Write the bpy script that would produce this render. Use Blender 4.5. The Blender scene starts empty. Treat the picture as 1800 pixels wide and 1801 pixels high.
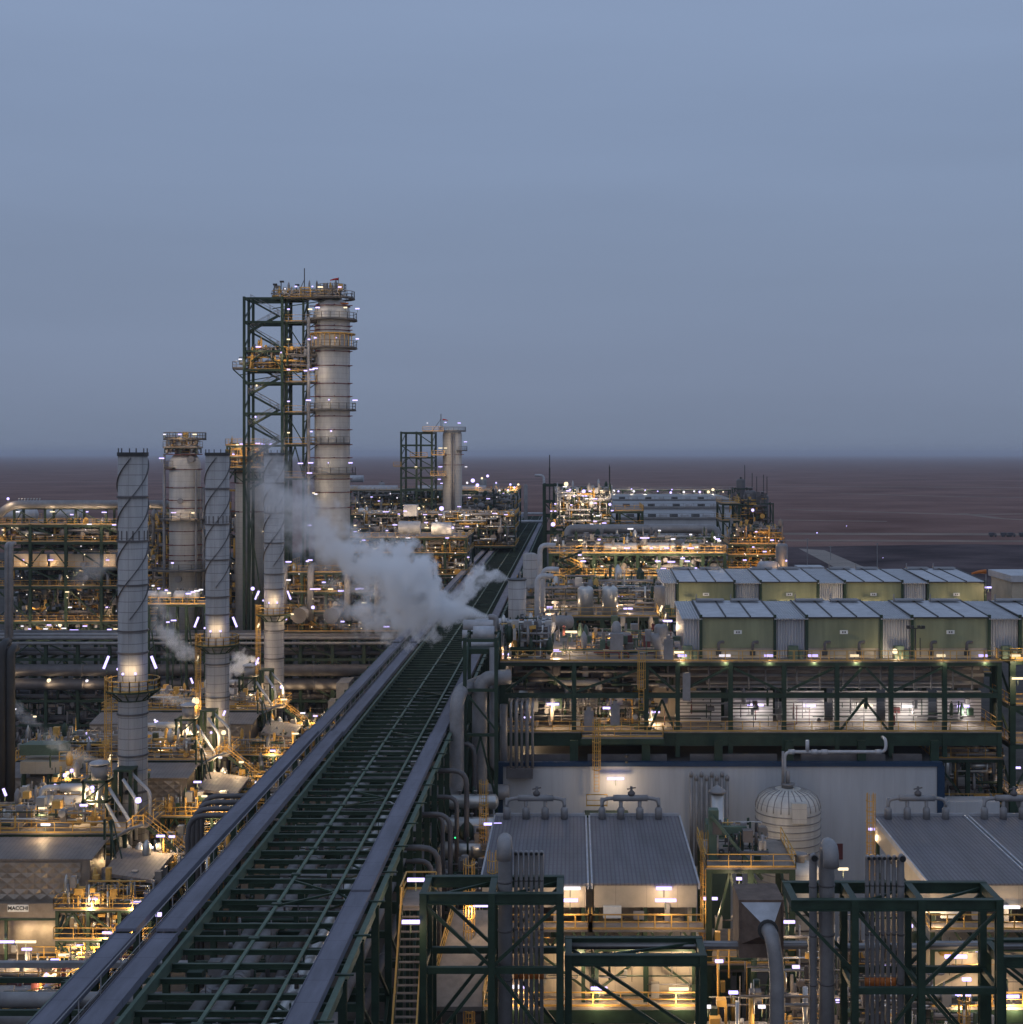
import bpy, math, random
from mathutils import Vector
R = random.Random(11)
sc = bpy.context.scene
COL = sc.collection
# ------------------------------------------------------------------ camera
F, CX, CY, H = 2500.0, 1010.0, 798.0, 50.0
def P(px, py, Y):                       # where a thing that stands Y metres away has to be
    return Vector(((px-CX)*Y/F, Y, H-(py-CY)*Y/F))
cam = bpy.data.cameras.new('camera'); co = bpy.data.objects.new('camera', cam); COL.objects.link(co)
co.location = (0, 0, H); co.rotation_euler = (math.radians(90), 0, 0)
cam.sensor_width = 36; cam.lens = 36*F/1800
cam.shift_x = -110/1800; cam.shift_y = -102.5/1801
cam.clip_start = 1; cam.clip_end = 200000
sc.camera = co
# ------------------------------------------------------------------ sky, sun, exposure
SUN_EL, SUN_ROT = math.radians(4), math.radians(205)
w = bpy.data.worlds.new("World"); sc.world = w; w.use_nodes = True
nt = w.node_tree; nt.nodes.clear()
out = nt.nodes.new('ShaderNodeOutputWorld'); bg = nt.nodes.new('ShaderNodeBackground')
sky = nt.nodes.new('ShaderNodeTexSky'); sky.sky_type = 'NISHITA'; sky.sun_disc = False
sky.sun_elevation = SUN_EL; sky.sun_rotation = SUN_ROT; sky.air_density = 1.6; sky.dust_density = 2.5; sky.ozone_density = 4
mixs = nt.nodes.new('ShaderNodeMix'); mixs.data_type = 'RGBA'; mixs.inputs[0].default_value = 0.90
mixs.inputs[7].default_value = (2.35, 3.05, 4.75, 1)     # even overcast deck over the clear sky
tc = nt.nodes.new('ShaderNodeTexCoord'); sx = nt.nodes.new('ShaderNodeSeparateXYZ'); nt.links.new(tc.outputs['Generated'], sx.inputs[0])
cr = nt.nodes.new('ShaderNodeValToRGB'); nt.links.new(sx.outputs[2], cr.inputs[0]); el = cr.color_ramp.elements
el[0].position = 0.0; el[0].color = (2.02, 2.50, 3.50, 1); el[1].position = .42; el[1].color = (2.88, 3.77, 5.62, 1)
for ps, c in ((.07, (2.20, 2.78, 4.04, 1)), (.22, (2.47, 3.22, 4.82, 1))): e_ = el.new(ps); e_.color = c
mp = nt.nodes.new('ShaderNodeMapping'); mp.inputs['Scale'].default_value = (1.2, 1.2, 9); nt.links.new(tc.outputs['Generated'], mp.inputs[0])
ns = nt.nodes.new('ShaderNodeTexNoise'); ns.inputs['Scale'].default_value = 1.6; ns.inputs['Detail'].default_value = 4; nt.links.new(mp.outputs[0], ns.inputs['Vector'])
mr_ = nt.nodes.new('ShaderNodeMapRange'); mr_.inputs[1].default_value = .3; mr_.inputs[2].default_value = .7; mr_.inputs[3].default_value = .955; mr_.inputs[4].default_value = 1.04; nt.links.new(ns.outputs[0], mr_.inputs[0])
vm = nt.nodes.new('ShaderNodeVectorMath'); vm.operation = 'SCALE'; nt.links.new(cr.outputs[0], vm.inputs[0]); nt.links.new(mr_.outputs[0], vm.inputs['Scale']); nt.links.new(vm.outputs[0], mixs.inputs[7])
nt.links.new(sky.outputs[0], mixs.inputs[6]); nt.links.new(mixs.outputs[2], bg.inputs[0])
bg.inputs[1].default_value = 0.10
nt.links.new(bg.outputs[0], out.inputs[0])
sl = bpy.data.lights.new('sun', 'SUN'); sl.energy = 0.20; sl.angle = math.radians(60); sl.color = (1.0, 0.90, 0.80)
so = bpy.data.objects.new('sun', sl); COL.objects.link(so)
so.rotation_euler = (math.radians(90-32), 0, math.radians(180)-SUN_ROT)
vs = sc.view_settings; vs.view_transform = 'Standard'; vs.look = 'None'; vs.gamma = 1; vs.exposure = 0.0
sc.cycles.use_denoising = True
sc.cycles.max_bounces = 12; sc.cycles.diffuse_bounces = 2; sc.cycles.glossy_bounces = 2; sc.cycles.volume_bounces = 12
sc.cycles.transparent_max_bounces = 12; sc.cycles.sample_clamp_indirect = 3
sc.cycles.volume_max_steps = 128
sc.cycles.caustics_reflective = False; sc.cycles.caustics_refractive = False
# ------------------------------------------------------------------ materials
def mat(name, c, rough=0.6, metal=0.0, vary=0.15, scale=0.6, bump=0.0, c2=None, spec=0.4, st=None):
    m = bpy.data.materials.new(name); m.use_nodes = True
    n = m.node_tree.nodes; l = m.node_tree.links; b = n['Principled BSDF']
    b.inputs['Roughness'].default_value = rough; b.inputs['Metallic'].default_value = metal
    b.inputs['Specular IOR Level'].default_value = spec
    geo = n.new('ShaderNodeNewGeometry')
    no = n.new('ShaderNodeTexNoise'); no.inputs['Scale'].default_value = scale; no.inputs['Detail'].default_value = 5; no.inputs['Roughness'].default_value = .65
    if st:
        ma = n.new('ShaderNodeVectorMath'); ma.operation = 'MULTIPLY'; ma.inputs[1].default_value = st; l.new(geo.outputs['Position'], ma.inputs[0]); l.new(ma.outputs[0], no.inputs['Vector'])
    else: l.new(geo.outputs['Position'], no.inputs['Vector'])
    mx = n.new('ShaderNodeMix'); mx.data_type = 'RGBA'
    a = [v*(1-vary) for v in c]; d = [min(1, v*(1+vary)) for v in (c2 or c)]
    mx.inputs[6].default_value = (*a, 1); mx.inputs[7].default_value = (*d, 1)
    mr = n.new('ShaderNodeMapRange'); mr.inputs[1].default_value = .3; mr.inputs[2].default_value = .7
    l.new(no.outputs[0], mr.inputs[0]); l.new(mr.outputs[0], mx.inputs[0]); l.new(mx.outputs[2], b.inputs['Base Color'])
    if bump:
        bp = n.new('ShaderNodeBump'); bp.inputs['Strength'].default_value = bump; bp.inputs['Distance'].default_value = .05
        l.new(no.outputs[0], bp.inputs['Height']); l.new(bp.outputs[0], b.inputs['Normal'])
    m['mix'] = mx.name
    return m
def math_node(n, l, op, a, b=None):
    q = n.new('ShaderNodeMath'); q.operation = op
    for i, v in enumerate((a, b)):
        if v is None: continue
        if isinstance(v, (int, float)): q.inputs[i].default_value = v
        else: l.new(v, q.inputs[i])
    return q.outputs[0]
def seams(m, axis, step, width, dark=0.45, second=None, bump=0.0):
    """thin dark joints every STEP metres along AXIS (and along a second axis)"""
    n = m.node_tree.nodes; l = m.node_tree.links; b = n['Principled BSDF']
    geo = n.new('ShaderNodeNewGeometry'); sp = n.new('ShaderNodeSeparateXYZ'); l.new(geo.outputs['Position'], sp.inputs[0])
    def line(ax, st, wd):
        f = math_node(n, l, 'FRACT', math_node(n, l, 'DIVIDE', math_node(n, l, 'ADD', sp.outputs[ax], 1000.0), st))
        return math_node(n, l, 'LESS_THAN', f, wd/st)
    k = line(axis, step, width)
    if second: k = math_node(n, l, 'MAXIMUM', k, line(*second))
    mx = n.new('ShaderNodeMix'); mx.data_type = 'RGBA'; mx.blend_type = 'MULTIPLY'
    l.new(k, mx.inputs[0]); l.new(n[m['mix']].outputs[2], mx.inputs[6]); mx.inputs[7].default_value = (dark, dark*.95, dark, 1)
    l.new(mx.outputs[2], b.inputs['Base Color']); m['mix'] = mx.name
    return m
def corrugate(m, axis, step, strength=0.6):
    n = m.node_tree.nodes; l = m.node_tree.links; b = n['Principled BSDF']
    geo = n.new('ShaderNodeNewGeometry'); sp = n.new('ShaderNodeSeparateXYZ'); l.new(geo.outputs['Position'], sp.inputs[0])
    s = math_node(n, l, 'SINE', math_node(n, l, 'MULTIPLY', sp.outputs[axis], 2*math.pi/step))
    bp = n.new('ShaderNodeBump'); bp.inputs['Strength'].default_value = strength; bp.inputs['Distance'].default_value = step*.2
    l.new(s, bp.inputs['Height']); l.new(bp.outputs[0], b.inputs['Normal'])
    return m
M = {}
M['green'] = mat('green painted steel', (.026, .050, .031), .5, 0, .3, .8)
M['green_light'] = mat('sun-bleached green steel', (.095, .14, .10), .6, 0, .2, .8)
M['green_mid'] = mat('top-lit green steel', (.06, .088, .064), .6, 0, .25, .8)  # brighter green for flange tops, light from above put into the colour
M['rail'] = mat('yellow handrail paint', (.60, .35, .09), .5, 0, .15, 2)
M['pipe'] = mat('grey pipe cladding', (.27, .26, .26), .5, .2, .2, .8)
M['pipe_dark'] = mat('dark pipe cladding', (.13, .12, .12), .5, .15, .25, .7)
M['clad'] = seams(mat('stack cladding', (.38, .36, .345), .55, .0, .2, 1.2, st=(1, 1, .12)), 2, 1.15, .08, .55, (0, 1.3, .03))
M['vessel'] = seams(mat('vessel cladding', (.56, .54, .50), .5, .1, .16, 1.0, st=(1, 1, .12)), 2, .95, .05, .75)
M['alu'] = mat('bright cladding', (.55, .54, .52), .3, .6, .12, .6)
M['deck'] = mat('steel deck plate', (.25, .215, .185), .75, 0, .3, .7)
M['grate'] = mat('dark deck grating', (.10, .095, .09), .8, 0, .3, 1)
M['tray'] = seams(mat('galvanised tray cover', (.155, .155, .19), .7, .0, .22, 1.2, st=(1, .15, 1)), 1, 3.0, .05, .6)
M['roof'] = corrugate(seams(mat('fin tube roof', (.165, .16, .172), .6, .0, .2, .8, st=(1, .12, 1)), 1, 1.05, .08, .72, (0, .33, .10)), 0, .33, .10)
M['wall'] = seams(mat('pale wall panel', (.50, .51, .53), .6, 0, .10, .7, st=(1, 1, .12)), 0, 1.1, .03, .9)
M['blue'] = mat('dark blue trim', (.018, .045, .095), .55)
M['panel'] = mat('olive green panel', (.235, .25, .15), .55, 0, .22, .9, st=(1, 1, .12))
M['corr'] = corrugate(seams(mat('white corrugated sheet', (.44, .45, .47), .5, .05, .16, .9, st=(1, 1, .12)), 0, .3, .06, .75), 0, .3, .9)
M['hood'] = mat('pale hood sheet', (.46, .465, .49), .45, .1, .18, .9)
M['beige'] = seams(mat('beige casing', (.50, .43, .33), .6, .05, .15, .5), 0, 2.4, .04, .7)
M['boiler'] = mat('boiler casing', (.34, .29, .24), .42, .55, .2, .9)
M['boiler_roof'] = corrugate(seams(mat('boiler roof sheet', (.20, .175, .16), .65, .05, .2, .5), 0, .42, .07, .78), 0, .42, .05)
M['louvre'] = seams(mat('white louvre blades', (.62, .60, .58), .5, 0, .05, 1), 2, .36, .12, .3)
M['concrete'] = mat('plant paving', (.075, .066, .058), .9, 0, .4, .15, spec=.1)
M['rust'] = mat('rusty brown steel', (.15, .105, .08), .75, 0, .35, 1.2)
M['white'] = mat('white plate', (.75, .75, .72), .5)
M['black'] = mat('black paint', (.02, .02, .02), .5)
M['orange'] = mat('orange paint', (.50, .15, .03), .6)
M['red'] = mat('red cloth', (.55, .04, .03), .8)
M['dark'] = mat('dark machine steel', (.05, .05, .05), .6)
M['maroon'] = mat('maroon nozzle paint', (.16, .05, .05), .6)
M['steppe'] = mat('steppe earth', (.175, .095, .078), .95, 0, .20, .02, c2=(.24, .145, .12), st=(.35, .35, 1), spec=0)
M['dirt'] = mat('dark graded soil', (.075, .060, .066), .95, 0, .5, .02, c2=(.10, .075, .075), spec=0)
M['track'] = mat('gravel track', (.30, .26, .23), .95, 0, .15, .05, spec=0)
M['verge'] = mat('dusty verge', (.26, .20, .165), .95, 0, .3, .02, spec=0)
M['truck'] = mat('dark lorry paint', (.06, .06, .07), .5)
def emis(name, c, k):
    m = bpy.data.materials.new(name); m.use_nodes = True
    n = m.node_tree.nodes; n.clear(); o = n.new('ShaderNodeOutputMaterial'); e = n.new('ShaderNodeEmission')
    e.inputs[0].default_value = (*c, 1); e.inputs[1].default_value = k; m.node_tree.links.new(e.outputs[0], o.inputs[0])
    return m
M['lamp'] = emis('lamp tube light', (.55, .46, 1.0), 2.4)
M['lampw'] = emis('warm lamp light', (1.0, .80, .50), 1.7)
M['lampc'] = emis('white lamp light', (.95, .9, 1.0), 1.5)
M['green_led'] = emis('green indicator light', (.05, 1, .3), 2)
# ------------------------------------------------------------------ mesh builder
class MB:
    def __init__(s): s.v = []; s.f = []; s.m = []; s.s = []
    def face(s, idx, m=0, sm=False): s.f.append(idx); s.m.append(m); s.s.append(sm)
    def box(s, x0, y0, z0, x1, y1, z1, m=0):
        i = len(s.v)
        s.v += [(x0,y0,z0),(x1,y0,z0),(x1,y1,z0),(x0,y1,z0),(x0,y0,z1),(x1,y0,z1),(x1,y1,z1),(x0,y1,z1)]
        for q in ((0,3,2,1),(4,5,6,7),(0,1,5,4),(1,2,6,5),(2,3,7,6),(3,0,4,7)): s.face(tuple(i+k for k in q), m)
        return s
    def bar(s, a, b, w, h=None, m=0):
        a = Vector(a); b = Vector(b); d = b-a
        if d.length < 1e-4: return s
        d.normalize(); h = h or w
        up = Vector((0, 0, 1)) if abs(d.z) < .95 else Vector((0, 1, 0))
        u = d.cross(up).normalized()*(w/2); t = u.cross(d).normalized()*(h/2)
        i = len(s.v)
        for c in (a, b):
            for p, q in ((-1,-1),(1,-1),(1,1),(-1,1)): s.v.append(tuple(c+u*p+t*q))
        for q in ((0,1,2,3),(7,6,5,4),(0,4,5,1),(1,5,6,2),(2,6,7,3),(3,7,4,0)): s.face(tuple(i+k for k in q), m)
        return s
    def tube(s, pts, r, n=8, m=0, cap=True):
        pts = [Vector(p) for p in pts]; N = len(pts); base = len(s.v)
        rr = r if isinstance(r, (list, tuple)) else [r]*N
        u = None
        for k, p in enumerate(pts):
            d = (pts[min(k+1, N-1)]-pts[max(k-1, 0)]).normalized()
            if u is None:
                up = Vector((0,0,1)) if abs(d.z) < .9 else Vector((0,1,0)); u = d.cross(up).normalized()
            else: u = (u-d*u.dot(d)).normalized()
            t = d.cross(u)
            for j in range(n):
                a = 2*math.pi*j/n; s.v.append(tuple(p+(u*math.cos(a)+t*math.sin(a))*rr[k]))
        for k in range(N-1):
            for j in range(n):
                a = base+k*n+j; b = base+k*n+(j+1) % n
                s.face((a, b, b+n, a+n), m, True)
        if cap:
            s.face(tuple(base+j for j in reversed(range(n))), m); s.face(tuple(base+(N-1)*n+j for j in range(n)), m)
        return s
    def pipe(s, pts, r, n=8, m=0, bend=None):
        pts = [Vector(p) for p in pts]; bend = bend or r*2.6; o = [pts[0]]
        for k in range(1, len(pts)-1):
            a, b, c = pts[k-1], pts[k], pts[k+1]
            e = min(bend, (b-a).length*.48, (c-b).length*.48)
            p = b+(a-b).normalized()*e; q = b+(c-b).normalized()*e
            for t in (0, .25, .5, .75, 1): o.append(p*(1-t)**2+b*2*t*(1-t)+q*t*t)
        o.append(pts[-1]); return s.tube(o, r, n, m)
    def lathe(s, cx, cy, prof, n=24, m=0, cz=0.0, smooth=True):
        base = len(s.v)
        for r, z in prof:
            for j in range(n):
                a = 2*math.pi*j/n; s.v.append((cx+r*math.cos(a), cy+r*math.sin(a), cz+z))
        for k in range(len(prof)-1):
            for j in range(n):
                a = base+k*n+j; b = base+k*n+(j+1) % n; s.face((a, b, b+n, a+n), m, smooth)
        if prof[0][0] > 1e-3: s.face(tuple(base+j for j in reversed(range(n))), m)
        if prof[-1][0] > 1e-3: s.face(tuple(base+(len(prof)-1)*n+j for j in range(n)), m)
        return s
    def ring(s, cx, cy, z, r0, r1, h, n=28, m=0, a0=0, a1=2*math.pi):
        return s.lathe(cx, cy, [(r0, 0), (r1, 0), (r1, h), (r0, h)], n, m, z, False)
    def quad(s, a, b, c, d, m=0):
        i = len(s.v); s.v += [tuple(a), tuple(b), tuple(c), tuple(d)]; s.face((i, i+1, i+2, i+3), m); return s
    def slab(s, pts, z0, z1, m=0):
        i = len(s.v); n = len(pts)
        s.v += [(p[0], p[1], z0) for p in pts]+[(p[0], p[1], z1) for p in pts]
        s.face(tuple(i+k for k in reversed(range(n))), m); s.face(tuple(i+n+k for k in range(n)), m)
        for k in range(n): s.face((i+k, i+(k+1) % n, i+n+(k+1) % n, i+n+k), m)
        return s
    def rail(s, pts, h=1.1, w=.07, post=1.8, m=0):
        pts = [Vector(p) for p in pts]; z = Vector((0, 0, 1))
        for a, b in zip(pts, pts[1:]):
            s.bar(a+z*h, b+z*h, w, w, m); s.bar(a+z*h*.52, b+z*h*.52, w*.7, w*.7, m); s.bar(a+z*.1, b+z*.1, w*.4, .15, m)
            k = max(1, int((b-a).length/post))
            for j in range(k+1): p = a.lerp(b, j/k); s.bar(p, p+z*h, w, w, m)
        return s
    def arc_rail(s, cx, cy, z, r, h=1.1, w=.07, a0=0, a1=360, m=0):
        k = max(3, int(abs(a1-a0)/20)); pts = []
        for j in range(k+1):
            a = math.radians(a0+(a1-a0)*j/k); pts.append((cx+r*math.cos(a), cy+r*math.sin(a), z))
        return s.rail(pts, h, w, 9, m)
    def build(s, name, mats, parent=None, loc=None):
        me = bpy.data.meshes.new(name)
        o = Vector(loc) if loc is not None else (Vector(WL[parent.name]) if parent is not None else Vector((0, 0, 0)))
        if loc is None and parent is None and s.v:
            xs = [v[0] for v in s.v]; ys = [v[1] for v in s.v]; o = Vector(((min(xs)+max(xs))/2, (min(ys)+max(ys))/2, min(v[2] for v in s.v)))
        me.from_pydata([(v[0]-o.x, v[1]-o.y, v[2]-o.z) for v in s.v], [], s.f)
        for k in (mats if isinstance(mats, (list, tuple)) else [mats]): me.materials.append(M[k])
        me.polygons.foreach_set('material_index', s.m); me.polygons.foreach_set('use_smooth', s.s); me.update()
        ob = bpy.data.objects.new(name, me); COL.objects.link(ob)
        if parent is not None:
            ob.parent = parent; WL[ob.name] = o
        else: ob.location = o; WL[ob.name] = o
        return ob
WL = {}
def thing(name, label, cat, loc, group=None):
    e = bpy.data.objects.new(name, None); COL.objects.link(e); e.location = loc; e.empty_display_size = .5
    WL[e.name] = Vector(loc); e['label'] = label; e['category'] = cat
    if group: e['group'] = group
    return e
def tag(o, label, cat, group=None):
    o['label'] = label; o['category'] = cat
    if group: o['group'] = group
    return o
def kind(o, k, label=None):
    o['kind'] = k
    if label: o['label'] = label
    return o
def copy_tree(o, d, label=None, parent=None):
    c = o.copy(); COL.objects.link(c)
    if parent is None:
        c.location = o.location+Vector(d)
        if label: c['label'] = label
    else: c.parent = parent
    WL[c.name] = WL.get(o.name, Vector((0,0,0)))+Vector(d)
    for ch in list(o.children): copy_tree(ch, d, None, c)
    return c
ORD = 'leftmost second third fourth fifth sixth seventh eighth ninth tenth eleventh twelfth thirteenth fourteenth fifteenth sixteenth seventeenth eighteenth nineteenth twentieth'.split()
def ordinal(i, n):
    if n == 1: return ''
    if i == 0: return 'leftmost '
    if i == n-1: return 'rightmost '
    return ORD[i]+' from left '
# ------------------------------------------------------------------ ground
g = MB(); g.slab([(-60000, -300), (60000, -300), (60000, 90000), (-60000, 90000)], -.5, 0); kind(g.build('ground', 'steppe'), 'structure')
g = MB(); g.slab([(-400, 20), (118, 20), (118, 560), (60, 720), (-400, 720)], .002, .03); kind(g.build('plant_paving', 'concrete'), 'structure')
def gp(px, py): Y = H*F/(py-CY); return ((px-CX)*Y/F, Y)
g = MB(); g.slab([gp(1385, 1040), gp(1385, 962), gp(1700, 957), gp(2300, 965), gp(2400, 1040)], .01, .05); kind(g.build('graded_soil', 'dirt'), 'structure')
g = MB()
for x0, x1, y0, y1 in ((1350, 2100, 937, 940.5), (1330, 2100, 949, 952)): g.slab([gp(x0, y1), gp(x1, y1+2.5), gp(x1, y0+2), gp(x0, y0)], .05, .12)
kind(g.build('dirt_road', 'verge'), 'structure')
g = MB(); g.slab([gp(1500, 1015), gp(1560, 1015), gp(1450, 968), gp(1405, 965)], .08, .16); kind(g.build('gravel_track', 'track'), 'structure')
for i, (pts, wd) in enumerate((([(1480, 868), (1620, 872), (2100, 880)], 9), ([(960, 862), (1330, 855), (1900, 858)], 14), ([(1380, 896), (1700, 905), (2100, 900)], 7), ([(1690, 903), (1760, 912), (2000, 925)], 5), ([(0, 848), (500, 845)], 14), ([(1330, 914), (1560, 917)], 5))):
    g = MB(); w2 = [Vector((*gp(*p), 0)) for p in pts]
    for a, b_ in zip(w2, w2[1:]): d = (b_-a).normalized(); n_ = Vector((-d.y, d.x, 0))*wd; g.slab([tuple((a-n_)[:2]), tuple((b_-n_)[:2]), tuple((b_+n_)[:2]), tuple((a+n_)[:2])], .01, .04+i*.01)
    kind(g.build('dirt_track', 'verge'), 'structure')
# ------------------------------------------------------------------ lamps
LD = {}
def light_data(key, power, col):
    if key not in LD:
        l = bpy.data.lights.new(key, 'POINT'); l.energy = power; l.color = col; l.shadow_soft_size = .25; LD[key] = l
    return LD[key]
LM = {}
def lamp_mesh(size, style, hue='lamp'):
    k = (round(size, 2), style, hue)
    if k not in LM:
        b = MB()
        if style == 't':   b.box(-size/2, -.09, -.1, size/2, .09, .1, 0); b.bar((0, 0, -.1), (0, 0, -.7), .06, .06, 1)
        elif style == 'd': b.lathe(0, 0, [(.02, -size*.42), (size*.36, -size*.3), (size*.42, 0), (size*.3, size*.3), (.02, size*.38)], 8, 0); b.bar((0, 0, -size*.3), (0, 0, -size*.3-.8), .06, .06, 1)
        elif style == 'a': b.bar((-size*.2, 0, -size*.5), (size*.2, 0, size*.5), .22, .22, 0); b.bar((0, .12, -size*.4), (0, .12, -size*.4-.7), .06, .06, 1)
        elif style == 'b': b.bar((size*.2, 0, -size*.5), (-size*.2, 0, size*.5), .22, .22, 0); b.bar((0, .12, -size*.4), (0, .12, -size*.4-.7), .06, .06, 1)
        me = bpy.data.meshes.new('tube_lamp'); me.from_pydata(b.v, [], b.f); me.materials.append(M[hue]); me.materials.append(M['green'])
        me.polygons.foreach_set('material_index', b.m); me.update(); LM[k] = me
    return LM[k]
NL = [0, 0]; GAIN = 1.5
def lamps(where, pts, Y, power=0.0, size=1.0, style='t', group=None, col=(1, .72, .43), every=1, lab='white tube lamp'):
    """pts: (px, py[, Y[, style[, size]]]); WHERE says what they stand on"""
    pts = sorted(pts, key=lambda p: p[0]); n = len(pts)
    for i, p in enumerate(pts):
        y = p[2] if len(p) > 2 and p[2] else Y; st = p[3] if len(p) > 3 else style; sz = (p[4] if len(p) > 4 else size)*(R.choice((.75, .85, 1)) if y < 170 else R.choice((.45, .6, .75, .95)))
        o = bpy.data.objects.new('floodlight' if st == 'd' else 'tube_lamp', lamp_mesh(sz, st, R.choices(('lamp', 'lampc', 'lampw'), (7, 2, 2))[0])); COL.objects.link(o); o.location = P(p[0], p[1], y); NL[0] += 1
        if n <= 20: tag(o, f'{ordinal(i, n)}{lab} {where}', 'lamp', group)
        else: tag(o, f'{lab} {where}', 'lamp', group or f'lamps {where}')
        pw = power*GAIN*(.62 if y > 225 and p[0] < 990 else 1) if y > 100 else power
        if power and i % every == 0:
            l = bpy.data.objects.new('light', light_data(f'{pw:.0f}{col}', pw, col)); COL.objects.link(l); l.parent = o; l.location = (0, -.9, -.55); NL[1] += 1
def writing(body, size, name, m, loc, rot, parent=None):
    tx = bpy.data.curves.new('lettering', 'FONT'); tx.body = body; tx.size = size; tx.extrude = .006; tx.offset = .012; tx.align_x = 'CENTER'
    o = bpy.data.objects.new('lettering', tx); COL.objects.link(o); bpy.context.view_layer.update()
    me = bpy.data.meshes.new_from_object(o.evaluated_get(bpy.context.evaluated_depsgraph_get())); bpy.data.objects.remove(o)
    me.materials.clear(); me.materials.append(M[m]); o = bpy.data.objects.new(name, me); COL.objects.link(o); o.rotation_euler = rot
    if parent: o.parent = parent; o.location = Vector(loc)-WL[parent.name]
    else: o.location = loc
    return o
# ------------------------------------------------------------------ generic pieces
def tangle(name, label, x0, x1, y0, y1, z0, z1, n, seed, mats=('pipe', 'pipe_dark', 'green', 'rail', 'alu', 'deck'), r0=.08, r1=.3, front=.6, plain=False):
    q = random.Random(seed); b = MB()
    for _ in range(int(n*(2.3 if y0 > 170 else 1.8))):
        y = y0+(y1-y0)*q.random()**1.6; x = q.uniform(x0, x1); z = q.uniform(z0, z1); k = q.random()*(.87 if plain or y < 132 else 1); r = r0*.7+(r1-r0*.7)*q.random()**2
        mi = q.choices(range(len(mats)), weights=[5, 3, 4, 1.2, 2.5, 2][:len(mats)])[0]
        if k < .30:
            L = q.uniform(1, 6); z2 = min(z1, z+L); b.tube([(x, y, z), (x, y, z2)], r, 6, mi)
        elif k < .55:
            L = q.uniform(2, 9); x2 = min(x1, x+L); b.tube([(x, y, z), (x2, y, z)], r, 6, mi)
        elif k < .70:
            L = q.uniform(1, 4); dz = q.choice((-1, 1))*q.uniform(1, 3); x2 = min(x1, x+L); zz = max(z0, min(z1, z+dz)); b.pipe([(x, y, z), (x2, y, z), (x2, y, zz)], r*.8, 6, mi)
        elif k < .88:
            a = q.uniform(.25, .9); c = q.uniform(.3, 1.2); b.box(x, y, z, x+a, y+a, z+c, mi)
        elif k < .95:
            b.lathe(x, y, [(r*1.6, 0), (r*2.4, .3), (r*2.4, 1.2), (r*.9, 1.7), (.02, 1.8)], 8, mi, z)
        else:
            b.tube([(x, y-.5, z), (x, y+.3, z)], r*2.2, 8, mi)
    o = b.build(name, list(mats)); kind(o, 'stuff', label); return o
def hvessel(label, cx, cy, cz, r, L, axis='x', m='alu', group=None, cat='vessel', nozz=True):
    """horizontal drum with dished ends, saddles and nozzles"""
    t = thing('horizontal_vessel', label, cat, (cx, cy, cz-r-.6), group); b = MB()
    prof = [(-L/2-r*.45, .05), (-L/2-r*.38, r*.45), (-L/2-r*.2, r*.8), (-L/2, r), (L/2, r), (L/2+r*.2, r*.8), (L/2+r*.38, r*.45), (L/2+r*.45, .05)]
    f = (lambda a: (cx+a, cy, cz)) if axis == 'x' else (lambda a: (cx, cy+a, cz))
    b.tube([f(a) for a, _ in prof], [q for _, q in prof], 18); b.build('shell', m, t)
    for k in (-1, 1):
        s = MB(); x, y, z = f(k*L*.3)
        s.box(x-(.2 if axis == 'x' else r*.8), y-(r*.8 if axis == 'x' else .2), cz-r-.6, x+(.2 if axis == 'x' else r*.8), y+(r*.8 if axis == 'x' else .2), cz-r*.6); s.build('saddle', 'green', t)
    if nozz:
        for k in (-.3, .05, .35):
            s = MB(); x, y, z = f(k*L); s.lathe(x, y, [(r*.16, 0), (r*.16, r*.5), (r*.26, r*.5), (r*.26, r*.6)], 8, 0, cz+r*.9); s.build('nozzle', 'pipe', t)
    return t
def vvessel(label, cx, cy, z0, r, h, m='vessel', group=None, cat='vessel', rings=0, legs=False, name='vertical_vessel'):
    t = thing(name, label, cat, (cx, cy, z0), group); b = MB()
    b.lathe(cx, cy, [(r, 0), (r, h-r*.5), (r*.93, h-r*.3), (r*.75, h-r*.12), (r*.4, h-.02*r), (.03, h)], 24, 0, z0); b.build('shell', m, t)
    s = MB(); s.lathe(cx, cy, [(r*.22, -.1), (r*.22, r*.3), (r*.34, r*.3), (r*.34, r*.42)], 10, 0, z0+h); s.build('top_nozzle', 'pipe', t)
    for k in range(rings):
        q = MB(); q.ring(cx, cy, z0+h*(k+1)/(rings+1), r*.98, r*1.06, .12); q.build('stiffening_ring', 'pipe_dark', t)
    return t
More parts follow.
